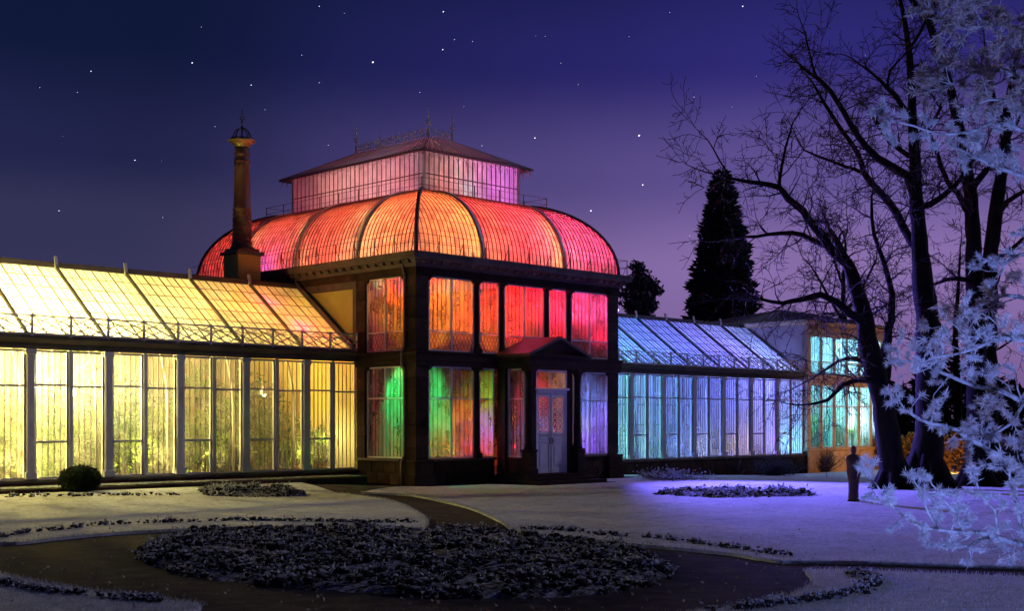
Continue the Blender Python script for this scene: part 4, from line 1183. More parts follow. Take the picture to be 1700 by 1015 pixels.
# =================================================================== PLANTS UNDER GLASS
def shrub_meshes(seed, h, r, n, ls, mat):
    rg = np.random.default_rng(seed)
    k = 9; cc = np.c_[rg.normal(0, r*.45, (k,2)), rg.uniform(h*.35, h*.9, k)]
    idx = rg.integers(0, k, n); cen = cc[idx] + rg.normal(0, r*.34, (n,3)); cen[:,2] = np.abs(cen[:,2])
    fo = mesh_np('foliage', *leaves(cen, ls, seed, .5)); fo.materials.append(mat)
    mb = MB()
    for p in cc: mb.tube([(0,0,0), (p[0]*.4,p[1]*.4,p[2]*.5), tuple(p)], [.022,.016,.006], 5)
    st = mb.mesh('stem'); st.materials.append(M['trunk_in'])
    return fo, st
def palm_meshes(seed, h, fl, nf, mat):
    rg = random.Random(seed); mb = MB()
    mb.tube([(0,0,0),(.03,.02,h*.5),(0,.04,h)], [.10,.075,.06], 8); st = mb.mesh('stem'); st.materials.append(M['trunk_in'])
    mb = MB()
    for k in range(nf):
        a = 2*math.pi*k/nf + rg.uniform(-.3,.3); el = rg.uniform(.1, 1.3); L = fl*rg.uniform(.7,1.1)
        p = Vector((0,.04,h)); d = Vector((math.cos(a)*math.cos(el), math.sin(a)*math.cos(el), math.sin(el)))
        pts = []
        for j in range(10):
            pts.append(p.copy()); p = p + d*(L/9); d = (d + Vector((0,0,-.16))).normalized()
        mb.tube(pts, [.012*(1-j/11) for j in range(10)], 3, False)
        for j in range(1, 10):
            dd = (pts[j]-pts[j-1]).normalized(); sd = dd.cross(Vector((0,0,1))).normalized()
            for sg in (-1, 1):
                ll = .30*math.sin(math.pi*(j+.6)/10.5)*fl
                for q in (0, .5):
                    b = pts[j-1].lerp(pts[j], q); t = b + (sd*sg*.85+dd*.5+Vector((0,0,-.22)))*ll
                    mb.add([b+dd*.018, b-dd*.018, t], [(0,1,2)])
    fo = mb.mesh('foliage'); fo.materials.append(mat)
    return fo, st
KINDS = [shrub_meshes(1, 1.9, .55, 620, .17, M['leaf_a']), shrub_meshes(2, 1.5, .62, 560, .22, M['leaf_b']), shrub_meshes(3, 2.7, .50, 700, .16, M['leaf_a']),
         shrub_meshes(4, .9, .50, 300, .15, M['leaf_c']), palm_meshes(5, 1.2, 1.1, 15, M['leaf_b']), palm_meshes(6, 3.4, 1.6, 18, M['leaf_b']), shrub_meshes(7, 4.8, 1.0, 1100, .20, M['leaf_b']), shrub_meshes(8, 6.4, .9, 1000, .17, M['leaf_a']), shrub_meshes(9, 6.5, .75, 900, .17, M['leaf_c'])]
NAMES = ['leafy_shrub','leafy_shrub','leafy_shrub','low_plant','fan_palm','tall_palm','indoor_tree','indoor_tree','climbing_plant']
PLANTED = {}
def plant(k, x, y, z, s, label, group):
    t = thing(NAMES[k], (x, y, z), label, 'plant', group); PLANTED.setdefault(label, []).append((x, t))
    for nm, me in zip(('foliage','stem'), KINDS[k]):
        o = obj(nm, me, None, t, (x, y, z)); o.scale = (s,s,s); o.rotation_euler.z = random.uniform(0, 6.28)
ks = [0,2,1,3,4,0,2,1,3,0,4,2,0,1,3,2,0]
ORD = ['first','second','third','fourth','fifth','sixth','seventh','eighth','ninth']
KN = {0:'bushy green plant',1:'broad-leaved plant',2:'tall leafy plant',3:'low pale-leaved plant',4:'small palm',5:'tall palm'}
def lbay(x): return ORD[min(8, max(0, int((-x-2.05)//2.31)+1))]
def rbay(x): return ORD[max(0, min(8, int((x-12.2)//2.15)))]
for i in range(34):
    x = -12.2 + i*.352 + random.uniform(-.15,.15); y = 4.0 + random.uniform(0, 1.4); k = ks[i % len(ks)]
    plant(k, x, y, .1, random.uniform(.8,1.15)*(1.0 if x < -4 else .9), KN[k]+' close behind the glass in the '+lbay(x)+' bay left of the pavilion', 'plants in the left wing')
for i in range(16):
    x = -12.6 + i*.78 + random.uniform(-.25,.25); k = (2,5,0,2,1)[i % 5]
    plant(k, x, random.uniform(6.6, 8.8), .1, random.uniform(1.1,1.5)*(.72 if k == 5 else 1), KN[k]+' far back in the '+lbay(x)+' bay left of the pavilion', 'plants in the left wing')
for i, (k, x, y, s) in enumerate(((7,1.5,2.6,.95),(6,2.6,3.2,1.0),(5,1.9,1.7,.75),(5,3.6,2.4,1.0),(7,5.0,3.4,1.0),(6,6.6,2.8,.95),(5,7.9,2.0,.9),(7,8.5,3.4,.95),(4,1.2,1.3,.9),(4,8.0,1.2,1.0),(1,2.3,1.1,.8),(1,6.8,1.2,.8),(8,1.3,1.55,1.0),(8,3.3,1.7,.98),(8,5.6,1.8,1.0),(8,8.2,1.7,1.0))):
    lab = {4:'small fan palm low behind the ',5:'tall palm standing behind the ',6:'broad indoor tree behind the ',7:'tall indoor tree reaching up behind the ',1:'broad-leaved plant low behind the ',8:'pale-leaved climbing plant close behind the '}[k] + ('corner windows of the pavilion' if x < 1.8 else 'left front window of the pavilion' if x < 2.65 else 'narrow window left of the porch' if x < 4 else 'middle windows of the pavilion' if x < 6.1 else 'narrow window right of the porch' if x < 7.2 else 'right front window of the pavilion')
    plant(k, x, y, .28, s, lab, 'plants in the pavilion')
for i in range(13):
    x = 14.4 + i*1.02 + random.uniform(-.3,.3); k = (3,1,0,4)[i % 4]
    plant(k, x, 5.2+random.uniform(-.4,1.0), .1, random.uniform(.7,1.0), KN[k]+' in the '+rbay(x)+' visible bay right of the pavilion', 'plants in the right wing')
for i, (k, x, y, s) in enumerate(((0,28.6,4.0,1.0),(1,29.8,4.2,1.1),(2,31.2,4.0,1.0),(0,32.4,4.3,.9),(4,33.6,4.1,1.0))):
    plant(k, x, y, .1, s, {0:('bushy plant behind the left windows of the end house' if x < 30 else 'bushy plant behind the right windows of the end house'),1:'broad-leaved plant inside the cyan-lit end house',2:'tall plant inside the cyan-lit end house',4:'small palm inside the cyan-lit end house'}[k], 'plants in the end house')

for lab, ts in PLANTED.items():       # twins in one bay: say which side
    if len(ts) == 2:
        for (x, t), side in zip(sorted(ts, key=lambda q: q[0]), ('left-hand ', 'right-hand ')): t['label'] = side+lab

# =================================================================== LIGHT INSIDE
Yw = (1.0, .83, .28); Wm = (1.0, .88, .55)
for x, w_ in ((-15.4,190),(-13.0,225),(-10.8,200),(-8.2,58),(-5.9,20),(-3.7,8),(-1.2,4)):
    point('wing_lamp', (x, 5.4, 3.9), Yw, w_)
for x, w_ in ((-12.0,90),(-10.6,60),(-7.4,46),(-5.0,22),(-2.7,15),(-1.1,16)):
    point('plant_lamp', (x, 4.6, 1.0), Yw, w_)
point('roof_lamp', (-2.9,5.4,5.2), (1,.24,.06), 16); point('roof_lamp', (-1.3,4.5,4.85), (1,.05,.16), 13); point('roof_lamp', (-1.9,5.7,5.9), (1,.05,.12), 8); point('roof_lamp', (-4.6,5.6,5.7), (1,.45,.12), 8)
# right wing
for x, c_, w_ in ((11.2,(.30,.85,1),22),(13.2,(.40,.95,1),24),(15.6,(.15,.30,1),18),(18.2,(.17,.22,1),26),(20.8,(.19,.20,1),26),(23.4,(.36,.24,1),24),(25.8,(.40,.50,1),30)):
    point('blue_wing_lamp', (x, 5.4, 3.7), c_, w_)
for x, c_, w_ in ((14.2,(.5,.9,1),10),(17.4,(.35,.4,1),7),(19.2,(.7,.75,1),5),(21.9,(1,.75,.55),5),(24.2,(.7,.35,1),7),(26.4,(.35,.85,1),9)):
    point('blue_wing_lamp', (x, 4.0, 1.1), c_, w_)
# end house
for x, y, z, c_, w_ in ((28.9,4.8,5.4,(.25,.72,1),75),(31.2,4.8,5.4,(.35,.85,1),75),(33.5,4.8,5.4,(.5,.80,1),75),(29.2,4.8,1.7,(.10,.75,.85),40),(31.4,4.9,1.6,(.10,.9,.55),40),(33.8,4.3,1.9,(.7,.9,1),40)):
    point('end_house_lamp', (x, y, z), c_, w_)
# pavilion: uplights for the upper storey, downlights for the lower hall
def hall_spot(name, loc, d, c_, w_, ang):
    c_ = tuple(max(0, c)**SAT[name] for c in c_)
    spot(name, loc, Vector(loc)+Vector(d), c_, w_*GAIN[name], ang, .5, .06)
OR = (1,.24,.03); RD = (1,.045,.07); PK = (1,.10,.24); MG = (1,.16,.42); VI = (.45,.22,1); GR = (.09,1,.36); BL = (.20,.28,1)
for x, y, z, c_, w_ in (
    (1.0,1.3,6.0,OR,34),(1.2,.9,4.7,(1,.50,.06),8),(2.2,1.0,5.1,(1,.30,.04),12),(.9,1.7,5.2,(1,.50,.06),9),(1.9,.9,5.9,(1,.55,.08),5),(3.2,1.3,5.7,(1,.12,.05),26),(3.3,.9,4.7,(1,.35,.08),7),(4.95,1.4,5.9,RD,46),(4.4,.9,5.0,(1,.10,.14),12),(6.7,1.3,5.7,PK,34),(6.7,.8,5.0,(1,.05,.08),8),(8.5,1.3,5.9,(1,.22,.52),36),(9.0,.8,5.0,PK,10),(.45,2.0,6.45,(.2,1,.6),.7),(1.5,.5,6.3,(.2,1,.6),.5),(.45,.9,6.3,(1,.1,.5),1.0)):
    hall_spot('pavilion_lamp', (x, y, z), (-.42,-.45,.75) if x < 2 else (0,-.6,.75), c_, w_, 160 if x < 2 else 150)
for x, y, z, c_, w_ in (
    (.9,1.2,3.2,GR,15),(1.1,.9,2.2,(.10,1,.40),4),(2.2,1.0,2.2,(1,.35,.08),8),(1.4,.9,1.3,(1,.5,.16),4),(2.3,.8,1.2,(1,.08,.10),3),(3.15,.9,3.0,(.45,1,.18),4),(3.1,.8,1.9,(.35,.30,1),5),(3.3,.8,1.2,(1,.25,.12),3),(4.3,-.5,3.1,PK,3.5),(4.3,-.6,2.0,(.3,.5,1),1.5),(5.2,-.3,3.3,(1,.5,.2),3),(5.2,-.5,1.6,(.9,.35,.35),2),(8.0,1.1,3.0,(.30,.45,1),18),(8.9,.9,2.2,(.45,.30,1),10),(8.3,.7,1.3,VI,5),(7.6,.7,1.9,(.9,.9,1),2.5)):
    hall_spot('lower_hall_lamp', (x, y, z), (-.5,-.5,-.32) if x < 2 else (0,-.75,-.35), c_, w_, 160 if x < 2 else 150)
for x, y, z, c_, w_ in ((1.7,1.7,8.2,(1,.24,.07),60),(1.7,4.7,8.3,(1,.18,.06),72),(1.7,8.2,8.3,(1,.18,.06),72),(1.8,11.2,8.2,(1,.15,.06),60),
    (4.95,1.7,8.2,(1,.12,.12),66),(8.1,1.6,8.2,(1,.13,.32),62),(8.3,4.5,8.3,(1,.14,.42),60),(8.3,9,8.3,(1,.14,.30),60)):
    point('dome_lamp', (x, y, z), c_, w_)
for x, y, z, c_, w_ in ((2.55,.55,7.75,(1,.62,.20),1.6),(2.60,.85,8.55,(1,.62,.20),1.8),(3.35,.55,7.75,(1,.50,.18),1.0),(6.62,.55,7.75,(1,.62,.24),1.6),(6.65,.85,8.5,(1,.62,.26),1.6),(7.38,.55,7.75,(1,.40,.30),.9),(.55,2.60,7.75,(1,.62,.22),1.6),(.85,2.65,8.6,(1,.66,.25),1.8),(.55,3.40,7.75,(1,.62,.22),1.4),(.9,3.4,8.7,(1,.66,.25),1.4),(.55,6.1,7.75,(1,.50,.2),1.2),(.9,6.9,8.6,(1,.60,.24),1.4),(.50,8.3,7.72,(.55,.12,1),1.6),(.9,9.6,8.6,(1,.60,.24),1.6),(1.2,.50,7.72,(1,.62,.15),1.0),(.5,1.2,7.72,(1,.66,.15),1.0)):
    point('rib_lamp', (x, y, z), c_, w_, .04)
for x, y, z, c_, w_ in ((4.2,4.4,10.9,(1,.62,.50),16),(3.9,7.4,10.9,(1,.58,.46),20),(3.4,5.6,10.6,(1,.62,.50),6),(6.3,3.9,10.9,(.72,.26,1),24),(4.75,3.05,10.45,(.10,.95,.80),1.5),(4.2,3.2,11.1,(.3,.9,.8),1.0)):
    point('lantern_lamp', (x, y, z), c_, w_, .04)

# a floodlight and a hanging shade that show through the left wing's windows
def floodlight(loc, target, color, watts, angle, label, group=None, emit=30):
    loc = Vector(loc); d = (Vector(target)-loc).normalized()
    t = thing('floodlight', loc, label, 'floodlight', group)
    s = d.cross(Vector((0,0,1))).normalized(); u = s.cross(d)
    def pp(a, b, c): return loc + s*a + u*b + d*c
    mb = MB()
    back = [pp(a*.07,b*.05,-.10) for a,b in ((-1,-1),(1,-1),(1,1),(-1,1))]; front = [pp(a*.13,b*.095,.06) for a,b in ((-1,-1),(1,-1),(1,1),(-1,1))]
    mb.add(back+front, [(0,3,2,1),(0,1,5,4),(1,2,6,5),(2,3,7,6),(3,0,4,7)]); mb.build('housing', M['iron_dark'], t)
    mb = MB(); mb.quad(*[pp(a*.12,b*.085,.055) for a,b in ((-1,-1),(1,-1),(1,1),(-1,1))]); mb.build('lens', emis('lamp lens', color, emit), t)
    mb = MB(); mb.tube([pp(-.15,0,0), pp(-.15,-.16,0), pp(.15,-.16,0), pp(.15,0,0)], .012, 5); mb.tube([pp(0,-.16,0), loc+Vector((0,0,-.34))], .014, 5); mb.build('bracket', M['iron_dark'], t)
    spot('floodlight_beam', loc + d*.09, target, color, watts, angle, 1.0, .08, t)
    return t
point('window_lamp', (-11.0, 3.75, 3.3), (1,.90,.60), 160); point('window_lamp', (-8.0, 3.8, 3.1), (1,.86,.50), 70); point('window_lamp', (-.5, 4.2, 1.5), (1,.86,.50), 40)
fl = thing('work_lamp', (-9.6, 4.1, .1), 'dazzling white work lamp on a stand inside the left wing', 'lamp')
mb = MB(); mb.tube([(-9.6,4.1,.1),(-9.6,4.1,2.75)], .018, 6); mb.tube([(-9.9,4.1,.11),(-9.6,4.1,.5),(-9.3,4.1,.11)], .012, 5); mb.build('stand', M['iron_dark'], fl)
mb = MB(); mb.lathe([(.02,2.76),(.10,2.80),(.13,2.90),(.10,3.0),(.02,3.04)], -9.6, 4.1, 12); mb.build('bulb', emis('work lamp bulb', (1,.92,.70), 30), fl)
o = point('work_lamp_light', (-9.6, 4.1, 3.12), (1,.90,.62), 300)
hl = thing('pendant_lamp', (-2.35, 4.3, 3.2), 'white cone pendant lamp hanging inside the left wing near the pavilion', 'lamp')
mb = MB(); mb.lathe([(.04,3.22),(.06,3.18),(.20,2.96),(.205,2.94),(.19,2.95),(.05,3.16)], -2.9, 4.2, 16, False); mb.build('lamp_shade', M['door_white'], hl)
mb = MB(); mb.tube([(-2.9,4.2,3.2),(-2.9,4.2,4.45)], .008, 4); mb.build('cord', M['iron_dark'], hl)
mb = MB(); mb.lathe([(.02,2.98),(.055,2.96),(.06,2.92),(.02,2.87)], -2.9, 4.2, 10); mb.build('bulb', emis('pendant bulb', (1,.85,.5), 12), hl)

# coloured floodlights that light the park on the right and the end house
floodlight((10.86,.95,6.3), (5.0,-21,0), (.16,.125,1), 40000, 84, 'blue floodlight on an arm at the right side wall of the pavilion')
mb = MB(); mb.tube([(W-.05,.95,5.96),(10.86,.95,5.96)], .02, 6); mb.tube([(W-.05,.95,5.6),(10.5,.95,5.96)], .014, 6); mb.build('lamp_arm', M['iron_dark'], pav)
q = ground_at(1290, 787); floodlight((q.x+.5,q.y+.9,q.z+.25), (q.x+1.5,3.1,0), (1,.36,.03), 320, 150, 'orange floodlight behind the low shrub before the right wing')
q = at(1905, 1400, 6.0); floodlight((q.x,q.y,.36), tuple(at(1630,520,12.9)), (.25,.34,1), 2700, 66, 'blue floodlight in the grass in front of the frosted tree')
floodlight((28.2,-2.2,-.05), (30.5,3,2.8), (1,.36,.03), 520, 120, 'orange floodlight on the ground before the end house')

# =================================================================== SHRUBS
def ball_bush(name, c, r, label, n, seed, mat, ls=.05, flat=.85, cat='bush'):
    rg = np.random.default_rng(seed)
    t = thing(name, c, label, cat)
    v = rg.normal(size=(n,3)); v /= np.linalg.norm(v,axis=1)[:,None]
    ph = v[:,0]*3+v[:,1]*2.3+v[:,2]*4
    rad = r*(1+.05*np.sin(ph*2)+rg.normal(0,.035,n)); cen = v*rad[:,None]; cen[:,2] = cen[:,2]*flat + r*flat*.92
    cen = cen[cen[:,2] > -.02] + np.array(c)
    obj('foliage', mesh_np('foliage', *leaves(cen, ls, seed, .7)), mat, t)
    mb = MB(); bv, bf = ico(); rr = r*.93
    import bmesh
    bm = bmesh.new(); bmesh.ops.create_icosphere(bm, subdivisions=3, radius=rr)
    vs = [(c[0]+q.co.x, c[1]+q.co.y, max(c[2]+q.co.z*flat+r*flat*.92, c[2])) for q in bm.verts]
    mb.add(vs, [[x.index for x in f.verts] for f in bm.faces], True); bm.free()
    mb.build('inner_growth', mat, t)
    return t
p = ground_at(52, 815); ball_bush('clipped_bush', (-10.75, 1.25, gz(-10.75,1.25)), .52, 'clipped round dark bush before the bright left wing', 5200, 61, M['box'], .05, .66)
def twig_bush(name, c, r, h, label, n, seed, mat, ls=.07, nl=0):
    rg = random.Random(seed); t = thing(name, c, label, 'bush')
    c = Vector(c); mb = MB(); tips = []
    for k in range(n):
        a = rg.uniform(0, 6.283); e = rg.uniform(.3, 1.4); L = h*rg.uniform(.6, 1.1)
        d = Vector((math.cos(a)*math.cos(e)*r/h*1.3, math.sin(a)*math.cos(e)*r/h*1.3, math.sin(e)))
        p = c + Vector((rg.uniform(-.2,.2)*r, rg.uniform(-.2,.2)*r, 0)); pts = [p.copy()]
        for j in range(5):
            d = d + Vector((rg.uniform(-.25,.25), rg.uniform(-.25,.25), rg.uniform(-.1,.12))); p = p + d*(L/5); pts.append(p.copy())
        mb.tube(pts, [.016,.013,.010,.007,.005,.003], 3, False)
        for j in (2,3,4):
            for s in range(2):
                q = pts[j] + Vector((rg.uniform(-1,1), rg.uniform(-1,1), rg.uniform(-.2,1)))*L*.28
                mb.tube([pts[j], (pts[j]+q)/2+Vector((0,0,.02)), q], [.007,.005,.003], 3, False); tips.append(q)
        tips.append(p)
    mb.build('branches', M['twig'], t)
    if nl:
        tp = np.array([q[:] for q in tips]); rgn = np.random.default_rng(seed)
        cen = tp[rgn.integers(0,len(tp),nl)] + rgn.normal(0, .10, (nl,3)); cen[:,2] = np.maximum(cen[:,2], c.z+.03)
        obj('foliage', mesh_np('foliage', *leaves(cen, ls, seed, .6)), mat, t)
    return t
c = ground_at(1285, 790); twig_bush('low_shrub', (c.x,c.y,c.z), 1.0, .75, 'low dark rounded shrub before the right wing plinth', 90, 62, M['evergreen'], .09, 2600)
for (px_, py_, r_, h_, lab, nn) in ((1370,784,.9,1.3,'bare shrub before the orange plinth of the end house',60),(1225,789,.6,.8,'small bare shrub at the foot of the right wing',36),(1330,786,.5,1.0,'bare shrub at the joint of right wing and end house',36),(1420,785,.6,1.1,'bare shrub just left of the leaning tree',40)):
    c = ground_at(px_, py_); twig_bush('bare_shrub', (c.x,c.y,c.z), r_, h_, lab, nn, int(px_), None)
c = ground_at(1110, 797); twig_bush('low_shrub', (c.x,c.y,c.z), 1.3, .28, 'flat frosted ground cover patch at the foot of the right wing', 60, 63, M['bed_leaf'], .08, 1500)
# beech hedge behind the trees, right
hd = thing('hedge', tuple(at(1600, 772, 66)), 'long beech hedge lit orange behind the tree trunks', 'hedge')
a = at(1440,772,68); b = at(1790,772,60); a.z = b.z = -.4
rg = np.random.default_rng(71); N = 11000; f = rg.uniform(0,1,N); dv = (b-a); nv = Vector((dv.y,-dv.x,0)).normalized()
off = rg.uniform(-.55,.55,N); zz = rg.uniform(0,1.75,N)*(1+.06*np.sin(f*60))
cen = np.c_[a.x+dv.x*f+nv.x*off, a.y+dv.y*f+nv.y*off, -.4+zz]
obj('foliage', mesh_np('foliage', *leaves(cen, .17, 72, .6)), M['hedge'], hd)
mb = MB()
for k in range(30):
    q = a.lerp(b, k/29); mb.tube([(q.x,q.y,-.4),(q.x+.05,q.y,.6),(q.x-.05,q.y+.1,1.2)], [.05,.035,.015], 5)
mb.build('stems', M['twig'], hd, 'stuff')
q = at(1585,770,61); floodlight((q.x,q.y,-.1), (q.x+3.5,q.y+3.0,.9), (1,.38,.04), 750, 150, 'orange floodlight at the foot of the hedge')
q = at(1655, 800, 52); twig_bush('dark_shrub', (q.x,q.y,-.38), 1.5, 1.7, 'dark dense evergreen shrub at the right behind the frosted branches', 120, 73, M['conifer'], .10, 5200)
q = at(1740, 800, 50); twig_bush('dark_shrub', (q.x,q.y,-.38), 1.6, 2.0, 'dark evergreen shrub at the right edge before the hedge', 110, 74, M['conifer'], .10, 4200)

# =================================================================== TREES
def grow(mb, p, d, L, r, lvl, rg, droop=0.0, up=0.0, thin=1.0):
    n = 5 if lvl > 1 else (4 if lvl == 1 else 3)
    pts = [p.copy()]; q = p.copy(); d = d.normalized()
    for j in range(n):
        d = (d + Vector((rg.uniform(-.32,.32), rg.uniform(-.32,.32), rg.uniform(-.30,.30)+up-droop*(j/n)))).normalized()
        q = q + d*(L/n); pts.append(q.copy())
    rr = [max(r*(1-.8*j/n), .0085*thin) for j in range(n+1)]
    mb.tube(pts, rr, 5 if lvl > 1 else (4 if lvl == 1 else 3), False)
    if lvl > 0:
        k = max(3, int(L*(6.5 if lvl == 1 else 4.2)))
        for i in range(k):
            f = rg.uniform(.18, 1.0)*n; j = min(int(f), n-1); b = pts[j].lerp(pts[j+1], f-j)
            dd = (pts[j+1]-pts[j]).normalized(); v = Vector((rg.gauss(0,1), rg.gauss(0,1), rg.gauss(0,1)))
            v = (v - dd*v.dot(dd)).normalized()
            grow(mb, b, dd*rg.uniform(.3,.9)+v, L*rg.uniform(.30,.58), max(rr[j]*.55, .005), lvl-1, rg, droop, up, thin)
        grow(mb, pts[-1], d, L*.5, rr[-1], lvl-1, rg, droop, up, thin)
def resample(pts, rad, step):
    out = []; ro = []
    for i in range(len(pts)-1):
        p0 = pts[max(i-1,0)]; p1 = pts[i]; p2 = pts[i+1]; p3 = pts[min(i+2,len(pts)-1)]
        n = max(2, int((p2-p1).length/step))
        for k in range(n):
            t = k/n
            out.append(.5*((2*p1)+(p2-p0)*t+(2*p0-5*p1+4*p2-p3)*t*t+(3*p1-p0-3*p2+p3)*t**3)); ro.append(rad[i]+(rad[i+1]-rad[i])*t)
    out.append(pts[-1]); ro.append(rad[-1]); return out, ro
def bare_tree(name, Z, base, trunk, limbs, label, seed, gap=.42, blen=1.5, tw=1.0):
    """trunk / limbs: lists of (px, py, width_px, depth offset)"""
    rg = random.Random(seed)
    def tr(l):
        P = [at(x, y, Z+dz_) for x, y, w_, dz_ in l]; rad = [w_*(Z+dz_)/F_PX/2 for x, y, w_, dz_ in l]
        return resample(P, rad, .35)
    b = at(base[0], base[1], Z); zb = gz(b.x, b.y)
    t = thing(name, (b.x, b.y, zb), label, 'tree')
    tm = MB(); P, rad = tr(trunk)
    P.insert(0, Vector((P[0].x, P[0].y, zb-.15))); rad.insert(0, rad[0]*1.25)
    jig = [p + Vector((rg.uniform(-1,1), rg.uniform(-1,1), 0))*r*.10 for p, r in zip(P, rad)]
    tm.tube(jig, [r*rg.uniform(.95,1.06) for r in rad], 14, True)
    for k in range(7):          # root flare
        a = k*.9+rg.uniform(-.2,.2); r0 = rad[0]
        tm.tube([(P[0].x+math.cos(a)*r0*.35, P[0].y+math.sin(a)*r0*.35, zb+r0*1.9),(P[0].x+math.cos(a)*r0*.66, P[0].y+math.sin(a)*r0*.66, zb+r0*.9),(P[0].x+math.cos(a)*r0*1.02, P[0].y+math.sin(a)*r0*1.02, zb+r0*.25),(P[0].x+math.cos(a)*r0*1.55, P[0].y+math.sin(a)*r0*1.55, zb-.06)], [r0*.12,r0*.30,r0*.26,r0*.10], 7)
    tm.build('trunk', M['bark'], t)
    tw_m = MB()
    src = [(P[len(P)//2:], rad[len(P)//2:])]
    for l in limbs:
        lm = MB(); Pl, rl = tr(l)
        Pl = [p + Vector((rg.uniform(-1,1), rg.uniform(-1,1), rg.uniform(-1,1)))*min(.05, r*.35) for p, r in zip(Pl, rl)]
        lm.tube(Pl, rl, 8, True); lm.build('limb', M['bark'], t); src.append((Pl, rl))
    for Pl, rl in src:
        acc = 0
        for j in range(1, len(Pl)):
            acc += (Pl[j]-Pl[j-1]).length
            while acc > gap:
                acc -= gap*rg.uniform(.7,1.3)
                f = j/len(Pl)
                dd = (Pl[j]-Pl[j-1]).normalized(); v = Vector((rg.gauss(0,1), rg.gauss(0,1), rg.gauss(0,1)+.15)); v = (v-dd*v.dot(dd)).normalized()
                grow(tw_m, Pl[j], dd*.5+v, blen*rg.uniform(.45,1.1)*(1-.35*f), min(rl[j]*.42, .030), 2, rg, .10, .02, tw)
        grow(tw_m, Pl[-1], Pl[-1]-Pl[-2], blen*.9, rl[-1], 2, rg, .05, .03, tw)
    tw_m.build('twigs', M['twig'], t, 'stuff')
    return t
bare_tree('bare_tree', 40, (1486,812),
    [(1486,800,46,0),(1478,740,40,0),(1462,650,36,0),(1450,600,35,0),(1440,560,30,0),(1431,510,27,0),(1420,470,23,-.1),(1404,434,20,-.2)],
    [[(1404,434,20,-.2),(1382,415,17,-.4),(1350,375,14,-.8),(1332,352,13,-1),(1310,328,12,-1.2),(1293,312,10,-1.4),(1262,305,8,-1.6),(1232,300,6,-1.8),(1204,294,4,-2)],
     [(1293,312,7,-1.4),(1298,275,5,-1.3),(1305,244,4,-1.1),(1316,203,2.5,-.9)],
     [(1212,296,4,-2),(1196,268,3,-2.1),(1175,232,2,-2.2)],
     [(1382,415,11,-.4),(1349,397,9,.2),(1316,386,8,.6),(1275,390,6,1),(1241,394,5,1.3)],
     [(1431,530,16,0),(1412,520,14,-.5),(1391,502,12,-.9),(1362,491,11,-1.3),(1330,497,9,-1.7),(1300,503,7,-2.0),(1262,497,5,-2.3)],
     [(1452,632,12,0),(1425,630,9,-.6),(1400,640,8,-1.1),(1374,664,6,-1.5),(1345,672,4,-1.8)],
     [(1448,610,9,0),(1420,596,7,.5),(1392,600,5,.9),(1350,628,3.5,1.2)],
     [(1462,640,22,0),(1472,600,18,.2),(1472,566,15,.3),(1478,530,13,.4),(1480,490,11,.5),(1470,440,9,.7),(1452,390,7,.9),(1446,340,5,1.0)]],
    'leaning bare tree with a long limb reaching left over the right wing', 301, .25, 1.65)
bare_tree('bare_tree', 41, (1536,808),
    [(1536,800,62,0),(1538,760,52,0),(1541,700,44,0),(1541,600,40,0),(1536,500,37,0),(1528,420,27,0),(1521,330,22,0),(1518,250,18,0),(1516,199,14,.2),(1510,95,11,.5),(1503,40,8,.7),(1490,-20,6,.9)],
    [[(1520,330,17,0),(1506,292,15,-.3),(1482,276,13,-.6),(1456,262,12,-.9),(1436,240,11,-1.1),(1418,215,10,-1.3),(1400,185,9,-1.5),(1380,152,8,-1.7),(1357,130,7,-1.9),(1332,112,5,-2.1)],
     [(1524,410,16,0),(1508,392,14,.4),(1490,356,13,.7),(1462,322,12,1.0),(1440,296,11,1.2),(1430,270,9,1.3),(1414,238,8,1.5),(1390,205,7,1.7),(1369,172,6,1.9),(1350,140,4,2.1)],
     [(1438,292,8,1.2),(1420,282,6,.9),(1382,269,5,.6),(1336,250,3,.4)],
     [(1517,205,10,.1),(1495,170,8,-.2),(1473,145,7,-.5),(1455,128,5,-.7),(1436,112,4,-.9)],
     [(1473,145,5,-.5),(1478,118,4,-.6),(1500,92,3,-.5)],
     [(1532,345,12,0),(1560,330,10,-.3),(1589,304,8,-.5),(1612,270,5,-.7)],
     [(1518,262,9,0),(1490,246,8,.4),(1465,222,6,.8),(1450,190,4,1.1)],
     [(1518,240,8,0),(1540,215,6,.4),(1560,180,5,.8),(1570,120,3,1.2)],
     [(1357,130,5,-1.9),(1346,100,4,-2.0),(1340,70,3,-2.1)],
     [(1508,80,6,.5),(1530,50,5,.4),(1545,10,3,.2)]],
    'straight thick bare tree with twin limbs sweeping up to the left', 302, .25, 1.6)
bare_tree('bare_tree', 44, (1622,812),
    [(1622,800,44,0),(1622,700,34,0),(1620,560,30,0),(1617,420,26,0),(1612,330,22,0),(1606,280,19,.1),(1589,195,16,.3),(1568,112,13,.5),(1552,66,12,.6),(1539,33,11,.7),(1520,8,9,.8),(1500,-20,7,.9)],
    [[(1612,320,14,0),(1630,290,11,-.4),(1660,250,9,-.8),(1690,200,6,-1.2)],
     [(1614,360,12,0),(1590,322,10,.3),(1572,300,8,.6),(1550,240,6,.9),(1538,190,4,1.1)],
     [(1545,45,9,.6),(1552,10,7,.4),(1560,-30,5,.3)],
     [(1618,470,10,0),(1590,462,8,-.5),(1556,470,5,-.8)]],
    'bare tree with a trunk that bends left near the top', 303, .30, 1.5)
bare_tree('bare_tree', 45, (1645,812),
    [(1640,800,40,0),(1640,640,30,0),(1642,500,27,0),(1645,418,24,0),(1657,320,21,0),(1668,252,17,0),(1672,180,13,.2),(1690,90,9,.4)],
    [[(1652,360,11,0),(1672,335,9,.4),(1700,318,7,.8)],[(1643,430,9,0),(1672,420,8,-.4),(1705,390,6,-.7)],[(1670,220,8,0),(1650,160,6,.5),(1640,90,4,.9)]],
    'bare tree leaning right, twin of the bent trunk beside it', 304, .34, 1.4)
